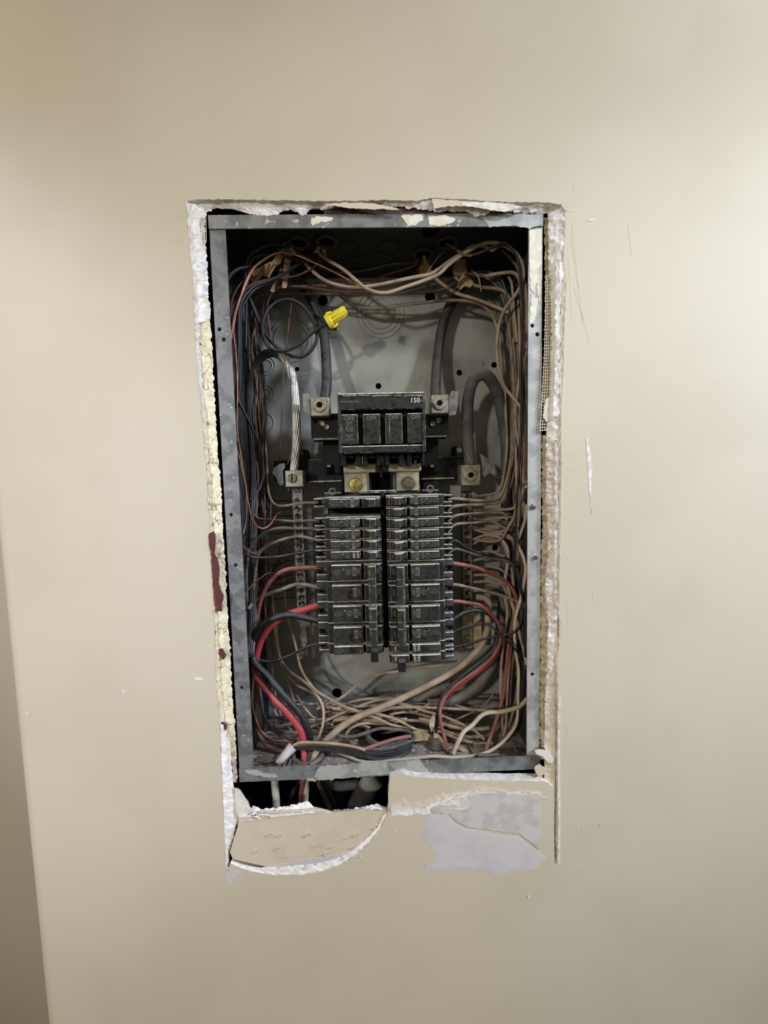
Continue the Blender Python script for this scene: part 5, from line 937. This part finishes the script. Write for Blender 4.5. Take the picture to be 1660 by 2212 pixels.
p = U(1050, 1645, 24); c5 = thing('cable_clamp', 'flat metal clamp holding the pinkish red feeder at the panel floor', 'connector', (p.x, 0.026, z))
box('plate', p.x - .018, p.x + .018, .010, .040, z, z + .003, 'connector_metal', c5, .0008); box('jaw', p.x - .014, p.x + .014, .012, .016, z, z + .009, 'connector_metal', c5, .0008); box('jaw', p.x - .014, p.x + .014, .034, .038, z, z + .009, 'connector_metal', c5, .0008)
# white outer sheath of the bunch
s0, s1 = U(600, 1650, 16), U(632, 1613, 28)
sh = thing('cable_sheath', 'cut end of a white cable sheath with dark wires coming out of it', 'cable sheath', s0)
lathe('tube', s0, s1 - s0, [(0, .0042), ((s1 - s0).length, .0066), ((s1 - s0).length, .0054), ((s1 - s0).length - .012, .0050)], 'sheath_white', sh, n=18, smooth=True)
ring('cut_rim', s1, s1 - s0, .0060, .0007, 'wire_white', sh, n=20)
paper('tan paper wrap lying behind the sheathed bunch', [[(716,1604),(728,1597),(752,1599),(774,1597),(772,1608),(764,1612),(740,1611),(714,1614)]], 40, 'kraft_pale')
paper('tan paper band round wires beside the conduit opening', [[(891,1580),(904,1577),(922,1580),(929,1588),(926,1600),(908,1601),(894,1602)]], 42, 'kraft_pale')
paper('torn pointed paper strip standing up by the pink wires', [[(938,1540),(941,1552),(938,1572),(932,1582),(928,1566),(929,1556)], [(935,1574),(946,1582),(960,1600),(980,1630),(970,1624),(952,1612),(938,1592)]], 32, 'kraft_pale')
paper('curled paper scrap on the floor near the pinkish red feeder', [[(991,1609),(1004,1616),(1020,1628),(1012,1630),(996,1622),(988,1618)], [(1018,1616),(1030,1620),(1038,1624),(1030,1632),(1016,1628)]], 26, 'kraft_pale')
# cobweb threads and dust lint
for i, p in enumerate(('641,801,70 655,806,66 668,806,64', '1003,965,70 1012,985,66 1021,1002,64', '1062,1022,70 1072,1032,74 1085,1028,78', '628,985,76 622,1000,74 618,1004,70')):
    W('cobweb', ('dusty cobweb thread hanging off the stranded cable', 'taut cobweb thread by the looped cable end', 'sagging cobweb thread beside the dusty hex lug', 'cobweb thread at the stranded lug')[i], p, .22, 'wire_white', 'cobweb', k=4, lumps=0)

# ------------------------------------------------------------------ cables and pipe in the dark gap below the panel
def gap(name, lab, s, r, m, cat='cable'): return wire(name, lab, s, r, m, cat, clamp=False, k=12, lumps=.02)
gap('cable', 'white sheathed cable dropping through the gap below the panel', '594,1684,22 595,1705,24 597,1730,26 598,1770,28 600,1820,30', 4.6, 'sheath_white')
gap('cable', 'red cable dropping through the gap below the panel', '657,1680,30 653,1705,36 648,1740,44 644,1790,50', 3.6, 'wire_red_dusty')
gap('cable', 'cream cable beside the red one in the gap below the panel', '663,1682,34 662,1705,36 660,1740,40 658,1790,44', 3.6, 'wire_white')
gap('cable', 'dull tan cable slanting back in the gap below the panel', '650,1684,60 634,1712,74 618,1745,88 604,1780,96', 3.0, 'wire_dusty')
gap('cable', 'brownish cable slanting through the middle of the gap below the panel', '686,1686,52 697,1708,58 708,1735,64 720,1780,70', 3.8, 'wire_brown')
gap('cable', 'tan cable next to the brownish one in the gap', '700,1688,72 712,1710,76 722,1740,80 732,1790,84', 3.2, 'wire_dusty')
gap('conduit', 'grey pipe slanting down through the gap below the panel', '808,1680,66 795,1702,70 780,1730,74 758,1775,80 735,1830,84', 15.0, 'pipe_grey', 'pipe')
gap('conduit', 'pale flexible cable curving sideways in the gap above the grey pipe', '700,1686,84 725,1697,86 750,1697,86 775,1692,86', 6.5, 'sheath_white', 'cable')
for i, (x, y, lab) in enumerate(((972, 1666, 'double screw connector hanging under the bottom rim'), (1040, 1664, 'single screw connector hanging under the bottom rim near the pipe end'))):
    p = U(x, y, 26); t = thing('connector', lab, 'connector', p)
    box('saddle', p.x - .014 + .004 * i, p.x + .014 - .004 * i, p.y - .004, p.y + .012, p.z - .004, -BH - .0005, 'connector_metal', t, .0015)
    for q in ((-14, 14) if i == 0 else (0,)):
        c = U(x + q, y + 3, 18); lathe('screw', c, (0, -1, 0), [(0, .0048), (.002, .0046), (.003, .003)], 'connector_metal', t, n=14)
for o in bpy.data.objects:
    if 'o' in o: del o['o']
